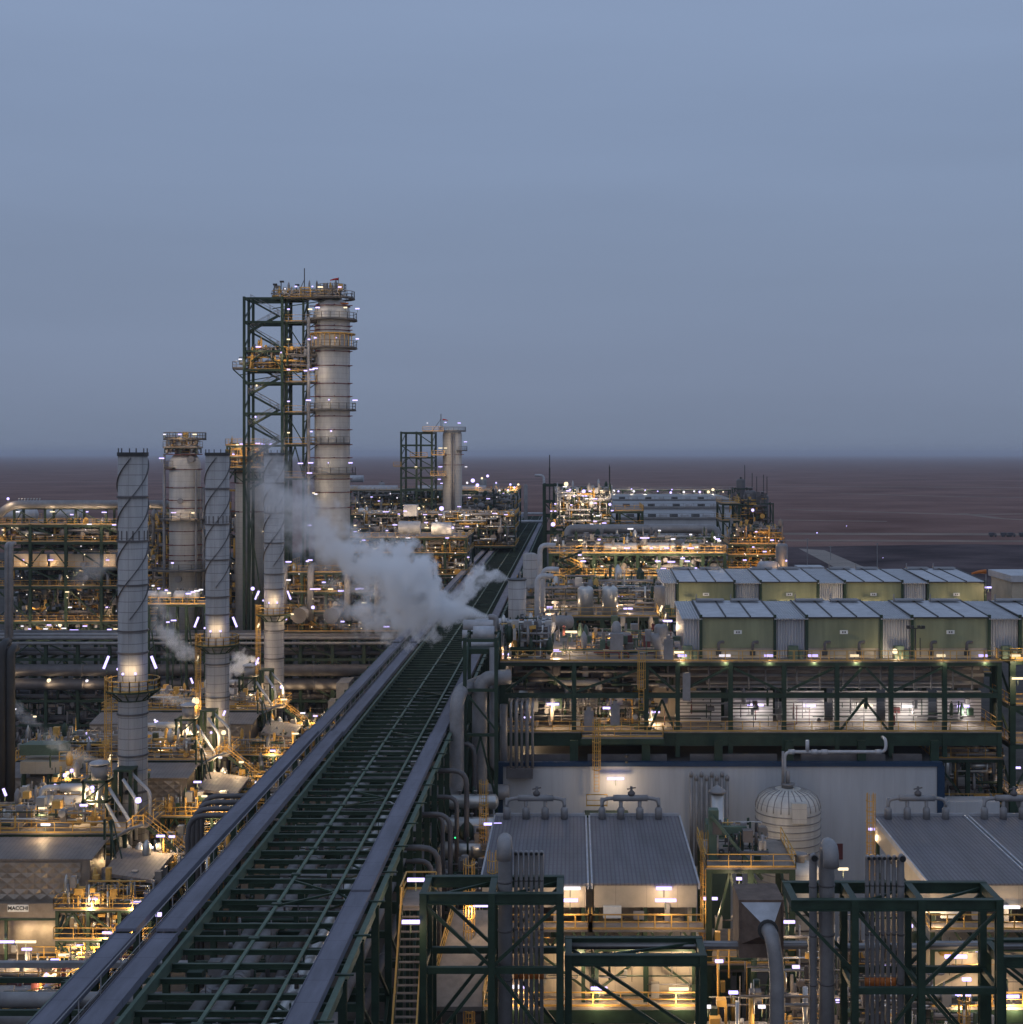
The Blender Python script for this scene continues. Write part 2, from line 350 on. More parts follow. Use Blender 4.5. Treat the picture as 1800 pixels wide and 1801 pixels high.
def block(name, label, cat, x0, x1, y0, y1, zs, nx, ny=2, col=.45, z0=0, brace=True, rails=True, rm='rail', dm='deck', deck=True, group=None, xs=None):
    """multi-level green steel structure"""
    t = thing(name, label, cat, ((x0+x1)/2, y0, z0), group); xs = xs or [x0+(x1-x0)*i/nx for i in range(nx+1)]; nx = len(xs)-1; ys = [y0+(y1-y0)*j/(max(1, ny-1)) for j in range(ny)]
    top = zs[-1]; cme = None
    for j, y in enumerate(ys):
        for i, x in enumerate(xs):
            b = MB(); h = top
            b.box(x-col/2, y-col/2, z0, x+col/2, y-col/2+.08, h); b.box(x-col/2, y+col/2-.08, z0, x+col/2, y+col/2, h); b.box(x-.06, y-col/2+.08, z0, x+.06, y+col/2-.08, h)
            b.build('column', 'green', t)
    b = MB(); bw = col*.85
    zz = [z0]+list(zs)
    for z in zs:
        for y in ys: b.bar((x0, y, z-bw/2-.12), (x1, y, z-bw/2-.12), col*.6, bw)
        for x in xs:
            if len(ys) > 1: b.bar((x, ys[0], z-bw/2-.14), (x, ys[-1], z-bw/2-.14), col*.55, bw)
    if brace:
        for k in range(len(zs)):
            a, c = zz[k], zz[k+1]
            if c-a < 2.2: continue
            for i in range(nx):
                if (i+k) % 2 == 0: b.bar((xs[i], ys[0], c-.4), (xs[i+1], ys[0], a+.2), col*.5, col*.5)
                elif (i+k) % 4 == 1: b.bar((xs[i], ys[0], a+.2), ((xs[i]+xs[i+1])/2, ys[0], c-.4), .2, .2); b.bar((xs[i+1], ys[0], a+.2), ((xs[i]+xs[i+1])/2, ys[0], c-.4), .2, .2)
            if len(ys) > 1:
                for x in (xs[0], xs[-1]): b.bar((x, ys[0], a+.2), (x, ys[-1], c-.4), .2, .2)
    b.build('steel_frame', 'green', t)
    for z in zs:
        if deck:
            b = MB(); b.box(x0-.3, y0-.3, z-.12, x1+.3, y1+.3, z); b.build('deck', dm, t)
        if rails:
            b = MB(); b.rail([(x0-.25, y1+.2, z), (x0-.25, y0-.25, z), (x1+.25, y0-.25, z), (x1+.25, y1+.2, z)]); b.build('handrail', rm, t)
    return t
def stairs(mb_t, x0, x1, y, za, zb, wdt=1.0, dirn=1, m='rail', name='stair_flight'):
    """one flight climbing along x"""
    b = MB(); a = (x0, y, za); c = (x1, y, zb)
    for dy in (0, wdt):
        b.bar((x0, y+dy, za), (x1, y+dy, zb), .1, .3, 1); b.bar((x0, y+dy, za+1.05), (x1, y+dy, zb+1.05), .07, .07, 0); b.bar((x0, y+dy, za+.55), (x1, y+dy, zb+.55), .05, .05, 0)
        for k in range(4): q = k/3; p = (x0+(x1-x0)*q, y+dy, za+(zb-za)*q); b.bar(p, (p[0], p[1], p[2]+1.05), .06, .06, 0)
    n = max(4, int(abs(zb-za)/.25))
    for k in range(n): q = (k+.5)/n; x = x0+(x1-x0)*q; z = za+(zb-za)*q; b.box(x-.14, y, z-.03, x+.14, y+wdt, z+.03, 2)
    return b.build(name, [m, 'green', 'deck'], mb_t)
def cage_ladder(label, x, y, z0, z1, m='rail', parent=None, r=.42):
    b = MB()
    for dx in (-.25, .25): b.bar((x+dx, y, z0), (x+dx, y, z1+1), .07, .07)
    for k in range(int((z1-z0)/.35)): b.bar((x-.25, y, z0+k*.35), (x+.25, y, z0+k*.35), .04, .04)
    z = z0+2.3
    while z < z1+1:
        pts = [(x+r*math.cos(math.radians(a)), y-.05+1.5*r*math.sin(math.radians(a)), z) for a in range(180, 361, 30)]
        for p, q in zip(pts, pts[1:]): b.bar(p, q, .07, .05)
        z += .95
    for a in (200, 240, 270, 300, 340):
        p = (x+r*math.cos(math.radians(a)), y-.05+1.5*r*math.sin(math.radians(a))); b.bar((p[0], p[1], z0+2.3), (p[0], p[1], z1+1), .05, .05)
    o = b.build('caged_ladder', m, parent)
    if parent is None: tag(o, label, 'ladder')
    return o
# ================================================================== the long pipe rack that runs away from the camera
RZ = 22.0; RX0, RX1 = -26.9, -12.2; RY0, RY1 = 56, 640
rk = thing('pipe_rack', 'long dark green pipe rack with grey tray covers running away to the horizon', 'pipe rack', ((RX0+RX1)/2, RY0, 0))
def crossbeam(b, y, k):
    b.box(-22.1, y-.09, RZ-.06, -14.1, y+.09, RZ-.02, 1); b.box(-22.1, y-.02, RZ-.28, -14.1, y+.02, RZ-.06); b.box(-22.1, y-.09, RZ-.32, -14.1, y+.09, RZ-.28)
y = RY0; k = 0; rest = MB()
while y < RY1:
    b = rest if k >= 98 else MB(); crossbeam(b, y, k)
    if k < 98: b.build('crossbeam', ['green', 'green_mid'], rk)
    y += 2.22; k += 1
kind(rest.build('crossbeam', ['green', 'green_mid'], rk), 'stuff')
def seg(x0, x1, z0, z1, m, name, ys=None, dz=0.0):
    ys = ys or [RY0, 81, 139, 205, 330, RY1]
    for i, (a, b_) in enumerate(zip(ys, ys[1:])):
        b = MB(); q = dz*(i % 2); b.box(x0, a+.06, z0+q, x1, b_-.06, z1+q)
        if name == 'tray_cover': b.box(x0-.04, a+.06, z0+q-.25, x0, b_-.06, z1+q+.05); b.box(x1, a+.06, z0+q-.25, x1+.04, b_-.06, z1+q+.05)
        b.build(name, m, rk)
seg(-26.1, -24.98, RZ+.55, RZ+.72, 'tray', 'tray_cover', dz=.22)
seg(-23.78, -22.6, RZ+.55, RZ+.72, 'tray', 'tray_cover', dz=.22)
seg(-13.95, -12.75, RZ+.45, RZ+.6, 'tray', 'tray_cover', [RY0, 89, 139, 220, 400, RY1], dz=.1)
for x, wd, z, m in ((-26.6, .3, RZ+.2, 'green_light'), (-22.2, .22, RZ+.35, 'green_light'), (-12.3, .34, RZ+.25, 'green_light'), (-18.4, .2, RZ+.12, 'green_light'), (-15.2, .2, RZ+.12, 'green_light')):
    b = MB(); b.box(x-wd/2, RY0, z-.12, x+wd/2, RY1, z)
    if x < -20 or x > -13: b.box(x-.05, RY0, z-.8, x+.05, RY1, z-.12)
    b.build('stringer', m, rk)
for x in (-24.75, -24.45, -24.15, -13.9+.0):
    b = MB(); b.tube([(x, RY0, RZ-.2), (x, RY1, RZ-.2)], .09, 6); b.build('conduit', 'pipe_dark', rk)
b = MB(); b.rail([(-24.0, RY0, RZ+.1), (-24.0, 330, RZ+.1)], 1.5, .05, 3.2); b.build('handrail', 'pipe', rk)
y = RY0+1; k = 0
while y < RY1-4:
    b = MB() if k < 98 else b
    for x in (-27.0, -12.3):
        b.box(x-.22, y-.2, 0, x+.22, y-.12, RZ); b.box(x-.22, y+.12, 0, x+.22, y+.2, RZ); b.box(x-.05, y-.12, 0, x+.05, y+.12, RZ)
    for z in (RZ-3.6, RZ-7.8, RZ-12): b.box(-27, y-.15, z-.45, -12.3, y+.15, z)
    b.bar((-12.3, y, RZ-3.6), (-12.3, y+6.2, RZ-7.8), .18); b.bar((-12.3, y+6.2, RZ-7.8), (-12.3, y, RZ-12), .18)
    b.box(-12.75, y-.07, RZ+.26, -11.7, y+.07, RZ+.34)
    b.bar((-15.2, y+.4, RZ-.3), (-14.0, y+2.0, RZ-.3), .12); b.bar((-15.2, y+3.6, RZ-.3), (-14.0, y+2.0, RZ-.3), .12)
    if k % 4 == 1: b.bar((-18.4, y, RZ+.02), (-15.2, y+2.6, RZ+.02), .13); b.bar((-18.4, y+5.2, RZ+.02), (-15.2, y+2.6, RZ+.02), .13)
    b.box(-18.7, y-.2, RZ+.1, -18.1, y+.2, RZ+.2)
    b.build('portal_frame', 'green', rk)
    y += 6.2; k += 1
b = MB(); b.box(-24.9, RY0, RZ-.62, -23.9, RY1, RZ-.5); b.build('dark_gap_strip', 'dark', rk)  # dark strip added to stand for the shade between the trays
tangle('small_piping', 'dark conduits and brackets inside the top tier of the long rack', -21.8, -14.4, RY0, 240, RZ-2.6, RZ-.8, 150, 120, ('pipe_dark', 'green', 'pipe'), .05, .16, plain=True)
# pipes that lie in the rack
for i, (x, r, z, m) in enumerate([(-21.2, .36, RZ-3.2, 'pipe'), (-19.8, .46, RZ-3.1, 'pipe'), (-17.6, .30, RZ-3.3, 'pipe_dark'), (-16.2, .42, RZ-3.2, 'alu'), (-14.9, .26, RZ-3.3, 'pipe_dark'),
                                (-20.6, .5, RZ-7.2, 'pipe_dark'), (-18.9, .38, RZ-7.4, 'pipe'), (-17.0, .5, RZ-7.2, 'pipe_dark'), (-15.0, .4, RZ-7.3, 'pipe'), (-13.4, .3, RZ-7.4, 'pipe_dark')]):
    b = MB(); b.tube([(x, RY0, z), (x, RY1, z)], r, 10); yy = RY0+3
    while yy < 330: b.tube([(x, yy, z), (x, yy+.5, z)], r*1.12, 10); yy += 11.3+i
    tag(b.build('rack_pipe', m), f'{ORD[i % 5] if i % 5 else "leftmost"} grey pipe on the {"first" if i < 5 else "second"} tier below the rack top', 'pipe', 'pipes lying in the long rack')
for i in range(3):
    yy = 150+i*0; pass
# stub bends inside the gap between the trays
lamps('low in the dark gap between rack tray covers', [(243, 1690, 79.2), (280, 1608, 83.2)], 80, 6, .35)
# goosenecks leaving the rack on its sunny side
for i, (yy, r, out_, zt) in enumerate([(104, .22, 2.4, 21.2), (106.5, .2, 1.6, 19.5), (116, .2, 2.2, 20.6), (118, .18, 1.4, 20.0), (131, .24, 2.4, 20.8), (128.5, .2, 1.7, 19), (143, .26, 2.3, 20.9)]):
    b = MB(); b.pipe([(-12.6, yy, zt), (-12.3+out_, yy, zt), (-12.3+out_, yy, 6)], r, 8, 0, 1.7)
    tag(b.build('gooseneck_pipe', 'pipe_dark'), f'{ordinal(i, 7)}dark gooseneck pipe bending down out of the rack beside the coolers', 'pipe', 'gooseneck pipes leaving the long rack')
# left side: bends over the left edge
for i in range(4):
    b = MB(); yy = 116+i*2.2; b.pipe([(-27.2, yy, 20.5), (-31.5-i*.2, yy, 20.5), (-31.5-i*.2, yy, 4)], .22, 8, 0, 1.5)
    tag(b.build('gooseneck_pipe', 'pipe_dark'), f'{["nearest", "second nearest", "third nearest", "farthest"][i]} of four dark pipes bending down on the boiler side of the rack', 'pipe', 'dark pipe bends on the boiler side')
# white pipes crossing the far end
for i, (px0, px1, py, yy, r) in enumerate([(885, 958, 917, 560, .55), (905, 958, 903, 620, .45)]):
    b = MB(); a = P(px0, py, yy); c = P(px1, py, yy); b.tube([a, c], r, 8); tag(b.build('crossing_pipe', 'hood'), f'{["lower", "upper"][i]} pale pipe crossing over the far end of the rack', 'pipe')
for i, (px, py, yy, dx, hh) in enumerate([(914, 869, 600, -3, 22), (898, 881, 570, -4, 20), (957, 836, 560, -3.6, 30)]):
    b = MB(); a = P(px, py, yy); b.pipe([a+Vector((dx, 0, 0)), a, a-Vector((0, 0, hh))], .5, 8, 0, 2)
    tag(b.build('hooked_vent_pipe', 'hood'), f'{["middle", "leftmost", "tallest"][i]} pale hooked vent pipe near the far end of the rack', 'vent pipe')

# ================================================================== right: cooler banks in front
def cooler_bank(px0, px1, label, Y0=110, Y1=130.5, zt=16.75):
    x0 = (px0-CX)*Y0/F; x1 = (px1-CX)*Y0/F; t = thing('air_cooler_bank', label, 'air cooler', ((x0+x1)/2, Y0, 7))
    b = MB(); b.box(x0, Y0, zt-.15, x1, Y1, zt); b.build('roof', 'roof', t)
    b = MB(); b.box(x0-.14, Y0-.1, zt-.4, x0, Y1, zt+.1); b.box(x1, Y0-.1, zt-.4, x1+.14, Y1, zt+.1); b.box(x0, Y1, zt-.4, x1, Y1+.14, zt+.25); b.build('roof_edge', 'hood', t)
    b = MB(); b.box(x0+.1, Y0+.05, zt-1.85, x1-.1, Y0+.2, zt-.15); b.box(x0+.1, Y0+.2, zt-2.2, x0+.25, Y1, zt-.15); b.box(x1-.25, Y0+.2, zt-2.2, x1-.1, Y1, zt-.15); b.build('casing', 'beige', t)
    b = MB(); b.box(x0+.8, Y0-.25, zt-2.6, x0+2.2, Y0+.02, zt-1.7); b.build('control_box', 'white', t)
    b = MB(); b.box(x1-2.6, Y0-.3, zt-2.9, x1-2.2, Y0, zt-1.5); b.build('cable_duct', 'pipe', t); b = MB(); b.box(x1-5, Y0-.25, zt-2.7, x1-4.2, Y0, zt-2.1); b.build('junction_box', 'pipe', t)
    for k in range(3):
        for e in (.28, .72):
            b = MB(); cx = x0+(x1-x0)*e; cy = Y0+3.3+k*6.8; b.ring(cx, cy, zt-3.2, 1.55, 1.75, 1.1, 20); fr = b.build('fan_ring', 'pipe_dark', t); b = MB(); b.lathe(cx, cy, [(.3, 0), (.3, .8), (.1, .9)], 8, 0, zt-3.8); b.build('fan_motor', 'dark', fr)
    b = MB(); n = 3
    for yy in (Y0+.3, Y0+10, Y1-.3):
        for i in range(n): x = x0+.3+(x1-x0-.6)*i/(n-1); b.box(x-.15, yy-.15, 6, x+.15, yy+.15, zt-.3)
    for i in range(6): xa = x0+.3+(x1-x0-.6)*i/6; xb = x0+.3+(x1-x0-.6)*(i+1)/6; b.bar((xa, Y0+.3, zt-3.1 if i % 2 else zt-5.1), (xb, Y0+.3, zt-5.1 if i % 2 else zt-3.1), .16)
    b.box(x0+.2, Y0+.1, zt-5.3, x1-.2, Y0+.5, zt-5.0)
    for e in (.3, (x1-x0)/2, x1-x0-.3): b.box(x0+e-.12, Y0+.3, zt-5.3, x0+e+.12, Y1-.3, zt-5.0)
    b.build('support_frame', 'green', t)
    b = MB(); b.box(x0-.4, Y0-1.8, zt-3.15, x1+.4, Y0+.05, zt-3.0); b.build('walkway', 'deck', t)
    b = MB(); b.rail([(x0-.35, Y0, zt-3), (x0-.35, Y0-1.7, zt-3), (x1+.35, Y0-1.7, zt-3), (x1+.35, Y0, zt-3)], 1.15, .09, 1.25); b.build('handrail', 'rail', t)
    # header with four drops on the far end
    zh = zt+1.9; xa = x0+1.1; xb = x1-1.9
    h = thing('header_pipe', label.replace('air cooler bank', 'header pipe over the far edge of the cooler'), 'pipe', ((xa+xb)/2, Y1-1, zt)); h['label'] = ' '.join(h['label'].split()[:16])
    b = MB(); b.pipe([(xa, Y1-1, zt+.1), (xa, Y1-1, zh-.15), (xa+.9, Y1-1, zh), (xb-.9, Y1-1, zh), (xb, Y1-1, zh-.15), (xb, Y1-1, zt+.1)], .17, 8, 0, .5); b.tube([(xa+1, Y1-1, zh), (xb-1, Y1-1, zh)], .3, 12); b.build('manifold', 'pipe', h)
    for i in range(4):
        x = xa+(xb-xa)*i/3; b = MB(); b.tube([(x, Y1-1, zt), (x, Y1-1, zh)], .17, 8); b.lathe(x, Y1-1, [(.34, 0), (.34, .9), (.2, 1.1)], 10, 0, zt); b.build('drop_leg', 'pipe', h)
    b = MB(); x = (xa+xb)/2+.1; b.lathe(x, Y1-1, [(.3, 0), (.35, .25), (.12, .45), (.12, .8)], 8, 0, zh+.25); b.bar((x-.4, Y1-1, zh+.8), (x+.4, Y1-1, zh+.95), .1); b.build('relief_valve', 'pipe_dark', h)
    return x0, x1
NB = ['air cooler bank with corrugated grey top beside the long rack', 'air cooler bank with corrugated grey top in front of the wall light', 'air cooler bank with corrugated grey top right of the domed tank', 'air cooler bank cut off by the right edge of the photo']
for (a, b_), lab in zip(((846, 1033), (1043, 1228), (1635, 1822), (1834, 2020)), NB): cooler_bank(a, b_, lab)
# beige hall under the coolers
for i, (pa, pb) in enumerate(((850, 1236), (1632, 1900))):
    x0 = (pa-CX)/22.7; x1 = (pb-CX)/22.7; t = thing('beige_machine_hall', f'warm lit beige wall under the {["left pair of", "right"][i]} air coolers', 'building', ((x0+x1)/2, 110, 0))
    b = MB(); b.box(x0, 111.5, 0, x1, 126, 11.6); b.build('wall', 'beige', t)
    b = MB(); b.box(x0-.2, 109.2, 7.3, x1+.2, 111.5, 7.5); b.build('walkway', 'deck', t)
    b = MB(); b.rail([(x0, 109.3, 7.5), (x1, 109.3, 7.5)], 1.1, .08, 2.0); b.build('handrail', 'rail', t)
    b = MB(); k = int((x1-x0)/4)
    for j in range(k+1): x = x0+(x1-x0)*j/k; b.box(x-.12, 111.2, 0, x+.12, 111.45, 11.4)
    for j in range(k): xa = x0+(x1-x0)*j/k; xb = x0+(x1-x0)*(j+1)/k; b.bar((xa, 111.1, 11 if j % 2 else 7.8), (xb, 111.1, 7.8 if j % 2 else 11), .16)
    b.box(x0, 109.1, 6.3, x1, 109.4, 7.3); b.build('steel_frame', 'green', t)
tangle('small_piping', 'tangle of small pipes and valves under the coolers', -7, 9.5, 110.2, 111, 7.6, 12.5, 26, 3, r0=.04, r1=.12)
tangle('small_piping', 'tangle of small pipes and valves beneath the right coolers', 28, 39, 110.2, 111, 7.6, 12.5, 20, 4, r0=.04, r1=.12)
lamps('under the front edge of the air coolers', [(1003, 1562, 109.8), (1168, 1562, 109.8), (1778, 1595, 109.6), (1645, 1602, 109.6), (1003, 1583, 108.6), (1171, 1583, 108.6), (844, 1592, 106), (867, 1449, 128)], 109, 62, 1.6, group='lamps under the front coolers')
lamps('added high on the beige wall to brighten it', [(1020, 1668, 110.6, 't', .5), (1110, 1668, 110.6, 't', .5), (1200, 1668, 110.6, 't', .5), (1720, 1672, 110.6, 't', .5)], 110, 200, .5)  # extra lamps added to brighten the upper half of the wall
lamps('along the lower beige walkway', [(1054, 1738, 109.6), (1194, 1739, 109.6), (911, 1735, 109.6), (1778, 1752, 109.6), (1690, 1750, 109.6)], 109.6, 190, 1.5, group='lamps on the lower walkway')
# front green frames with risers
def portal(label, pxs, pys_top, Yf, depth, levels, cant=0, z0=0):
    xs = [(p-CX)*Yf/F for p in pxs]; zt = H-(pys_top-CY)*Yf/F
    t = thing('steel_portal', label, 'steel frame', ((xs[0]+xs[-1])/2, Yf, z0)); yb = Yf+depth
    for x in xs:
        for y in (Yf, yb):
            b = MB(); b.box(x-.22, y-.24, z0, x+.22, y-.16, zt); b.box(x-.22, y+.16, z0, x+.22, y+.24, zt); b.box(x-.08, y-.16, z0, x+.08, y+.16, zt); b.build('column', 'green', t)
    b = MB(); xa = xs[0]-cant
    for y in (Yf, yb): b.box(xa-.24, y-.22, zt, xs[-1]+.24, y+.22, zt+.08); b.box(xa-.24, y-.06, zt-.55, xs[-1]+.24, y+.06, zt); b.box(xa-.24, y-.2, zt-.63, xs[-1]+.24, y+.2, zt-.55)
    for x in ([xa] if cant else [])+xs: b.box(x-.22, Yf+.2, zt-.5, x+.22, yb-.2, zt+.05)
    b.build('top_beam', 'green', t)
    for z in levels:
        b = MB()
        for y in (Yf, yb): b.box(xs[0], y-.16, z-.4, xs[-1], y+.16, z)
        for x in xs: b.box(x-.14, Yf+.2, z-.38, x+.14, yb-.2, z-.02)
        b.build('crossbeam', 'green', t)
    b = MB(); zs = [zt-.6]+list(levels)
    for i in range(len(xs)-1):
        for k in range(len(zs)-1):
            a, c = (xs[i], xs[i+1]) if (i+k) % 2 == 0 else (xs[i+1], xs[i]); b.bar((a, Yf-.05, zs[k]), (c, Yf-.05, zs[k+1]), .2); b.bar((a, yb, zs[k]), (c, yb, zs[k+1]), .2)
    if cant:
        for y in (Yf, yb): b.bar((xa, y, zt-.6), (xs[0], y, zt-4.4), .2)
    for i in range(len(xs)-1): b.bar((xs[i], Yf, zt-.3), (xs[i+1], yb, zt-.3), .15)
    b.build('brace', 'green', t)
    return t, xs, zt
portal('green steel portal frame nearest the rack, carrying six slim risers', [745, 865, 985], 1572, 89, 3.6, [17.9, 12.5])
portal('green steel portal frame cantilevered toward the duct, carrying thick risers', [1503, 1620, 1757], 1583, 88, 3.6, [17.0, 11.5], cant=3.7)
portal('long low green steel portal between the two taller portals', [1000, 1237], 1680, 89.5, 3.2, [12.2])
portal('low green steel portal beneath the far right coolers', [1762, 1960], 1683, 89.5, 3.2, [12.2])
def riser(px, py, Yv, r, m, label, hook=True, group=None, band=None, zb=0):
    a = P(px, py, Yv); t = thing('riser_pipe', label, 'pipe', (a.x, a.y, zb), group)
    b = MB(); 
    if hook: b.pipe([(a.x, a.y, zb), (a.x, a.y, a.z), (a.x, a.y-2.4*r-.3, a.z), (a.x, a.y-2.4*r-.3, a.z-2.2*r)], r, 14, 0, r*1.9)
    else: b.pipe([(a.x, a.y, zb), (a.x, a.y, a.z), (a.x, a.y-.55, a.z)], r, 10, 0, r*1.6)
    z = zb+1
    b.build('pipe_run', m, t)
    while z < a.z-1.5: q = MB(); q.lathe(a.x, a.y, [(r*1.08, 0), (r*1.08, .12)], 12, 0, z); q.build('clamp', 'pipe_dark', t); z += 3.1
    if not hook: q = MB(); q.tube([(a.x, a.y-.56, a.z), (a.x, a.y-.62, a.z)], r*.8, 10); q.build('open_mouth', 'black', t)  # black disc painted for the shade inside the pipe end
    if band: q = MB(); zz = H-(band-CY)*Yv/F; q.lathe(a.x, a.y, [(r*1.14, 0), (r*1.14, .6)], 12, 0, zz-.3); q.build('marking_band', 'orange', t)
    return t
riser(889, 1473, 90.6, .46, 'pipe', 'thick grey riser with a hooked top passing the nearest portal')
for i, px in enumerate((908, 917, 926, 935, 944, 953)): riser(px, 1497, 90.8, .125, 'pipe', f'{ordinal(i, 6)}slim riser of the six beside the thick hooked pipe', False, 'six slim risers at the nearest portal', 1712)
riser(1430, 1505, 89.6, .25, 'pipe', 'medium grey riser left of the thick hooked pipe', False)
riser(1454, 1482, 89.9, .5, 'pipe', 'thick grey riser with a hooked top beside the domed tank')
for i, px in enumerate((1525, 1534, 1543, 1552, 1562, 1572)): riser(px, 1505, 89.8, .13, 'pipe', f'{ordinal(i, 6)}slim riser of the six inside the cantilevered portal', False, 'six slim risers in the cantilevered portal', 1726)
riser(1584, 1506, 89.8, .24, 'pipe', 'medium grey riser right of the six slim ones', False)
# duct box and big elbow
a = P(1339, 1619, 92); t = thing('duct_box', 'rusty brown square duct box feeding the big elbow pipe', 'duct', (a.x, a.y, a.z-3))
b = MB(); b.box(a.x-1.45, a.y, a.z-2.4, a.x+1.45, a.y+3.5, a.z+1.35); b.build('casing', 'rust', t)
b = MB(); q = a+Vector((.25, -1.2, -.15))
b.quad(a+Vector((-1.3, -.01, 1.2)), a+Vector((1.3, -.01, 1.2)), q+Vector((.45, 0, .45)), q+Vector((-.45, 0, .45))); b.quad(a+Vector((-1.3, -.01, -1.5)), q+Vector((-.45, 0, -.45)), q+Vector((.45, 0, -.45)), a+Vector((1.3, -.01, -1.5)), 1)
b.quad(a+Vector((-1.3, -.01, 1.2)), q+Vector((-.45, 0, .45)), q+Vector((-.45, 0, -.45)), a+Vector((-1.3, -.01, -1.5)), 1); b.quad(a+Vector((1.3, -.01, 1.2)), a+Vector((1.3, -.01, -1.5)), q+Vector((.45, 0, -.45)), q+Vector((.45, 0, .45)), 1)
b.build('reducer', ['hood', 'rust'], t)  # upper face pale, its brightness put into the colour; the rest rust
t = thing('elbow_pipe', 'fat pale elbow pipe dropping from the rusty duct box', 'pipe', (q.x+.4, q.y-1, 0))
b = MB(); b.pipe([q, q+Vector((.1, -1.5, 0)), (q.x+.35, q.y-1.7, q.z-2), (q.x+.35, q.y-1.7, 0)], .47, 18, 0, 1.3); b.build('pipe_run', 'pipe', t)
b = MB(); b.tube([q+Vector((0, -.05, 0)), q+Vector((0, -.2, 0))], .66, 16); b.build('flange', 'dark', t)
# conduit bridge
for i, (pa, pb, py) in enumerate(((995, 1420, 1664), (1450, 1620, 1668), (1620, 1830, 1664))):
    b = MB(); p = P(pa, py, 92.5); q = P(pb, py, 92.5); b.box(p.x, p.y, p.z-.2, q.x, p.y+.5, p.z+.2); b.tube([p+Vector((0, -.2, .1)), q+Vector((0, -.2, .1))], .1, 6)
    tag(b.build('conduit_bridge', 'pipe'), f'{["long", "short middle", "right"][i]} grey conduit tray running level across the frames', 'conduit')
# access stair at left of first frame
a = P(728, 1560, 92); t = thing('access_stair', 'steep yellow railed stair between the long rack and nearest portal', 'stair', (a.x, 80, 0))
b = MB()
for x in (-11.2, -9.7): b.bar((x, 92.5, 20.6), (x, 84.0, 9.0), .12, .35, 1); b.bar((x, 92.5, 21.8), (x, 84.0, 10.2), .09, .09, 0); b.bar((x, 92.5, 21.2), (x, 84, 9.6), .06, .06, 0)
for k in range(30): q = (k+.5)/30; yy = 92.5-8.5*q; zz = 20.6-11.6*q; b.box(-11.2, yy-.14, zz-.03, -9.7, yy+.14, zz+.03, 2)
for k in range(6):
    q = k/5
    for x in (-11.2, -9.7): b.bar((x, 92.5-8.5*q, 20.6-11.6*q), (x, 92.5-8.5*q, 21.8-11.6*q), .07, .07, 0)
b.build('flight', ['rail', 'green', 'deck'], t)
b = MB(); b.box(-11.4, 92.5, 20.4, -9.2, 96, 20.6); b.build('landing', 'deck', t)
b = MB(); b.rail([(-11.3, 92.6, 20.6), (-11.3, 95.9, 20.6), (-9.3, 95.9, 20.6)], 1.2, .09, 1.2); b.build('handrail', 'rail', t)
b = MB(); b.box(-11.3, 95.6, 0, -11.05, 95.85, 20.4); b.box(-9.5, 95.6, 0, -9.25, 95.85, 20.4); b.build('post', 'green', t)
lamps('beside the steep yellow stair', [(732, 1547, 92), (723, 1621, 88.5)], 90, 60, 1.1)
# sloping corrugated ramp cover
t = thing('sloping_gallery', 'sloping corrugated gallery roof with yellow edge behind the nearest portal', 'gallery', (-8, 100, 0))
b = MB(); a = P(800, 1600, 104); c = P(880, 1600, 104); d = P(850, 1770, 96); e = P(752, 1770, 96)
b.quad(e, d, c, a); b.quad(e+Vector((0, 0, -.3)), a+Vector((0, 0, -.3)), c+Vector((0, 0, -.3)), d+Vector((0, 0, -.3))); b.quad(e, e+Vector((0, 0, -.3)), d+Vector((0, 0, -.3)), d); b.build('roof', 'deck', t)
for u_, v_ in ((e, a), (d, c)): b = MB(); b.rail([u_, v_], 1.0, .08, 1.6); b.build('handrail', 'rail', t)
b = MB()
for p in (a, c, d, e): b.box(p.x-.12, p.y, 0, p.x+.12, p.y+.24, p.z-.3)
b.build('post', 'green', t)
lamps('over the sloping gallery roof', [(829, 1585, 102), (875, 1618, 98), (905, 1735, 98)], 100, 90, .9)
# caged towers beside the coolers
cage_ladder('tall yellow caged ladder at the near left corner of first cooler', (868-CX)/22, 113, 6, 17.5)
cage_ladder('shorter yellow caged ladder behind the nearest steel portal', (826-CX)/24.5, 102, 6, 20)
cage_ladder('yellow caged ladder behind the right air cooler bank', (1530-CX)/19.5, 128, 8, 18.5)
cage_ladder('yellow caged ladder at the base of the right risers', (1700-CX)/26, 97, 2, 12)
cage_ladder('yellow caged ladder right of the second air cooler bank', (1240-CX)/21, 119, 6, 17.5)
cage_ladder('yellow caged ladder at the far left corner of first cooler', (852-CX)/19, 131, 6, 19)
# platform with control skid between banks
t = block('skid_platform', 'yellow railed platform in front of the domed tank', 'platform', 11.0, 17.8, 116, 124, [8.5, 16.3], 2)
tangle('small_piping', 'cluster of bright valves and pipes on the tank platform', 11.3, 16, 117, 123, 16.3, 18.6, 45, 8, r0=.05, r1=.16)
tangle('small_piping', 'tangle of pipes under the tank platform', 11, 27, 100, 122, 1, 13, 190, 9, r0=.06, r1=.25)
b = MB(); b.box(11.2, 118, 16.3, 12.0, 119, 20.4); b.bar((11.4, 117.8, 20), (15.5, 117, 15), .25); b.box(12, 118.5, 18.3, 14.4, 119, 18.9); tag(b.build('green_davit', 'green_light'), 'light green davit crane on the tank platform', 'crane')
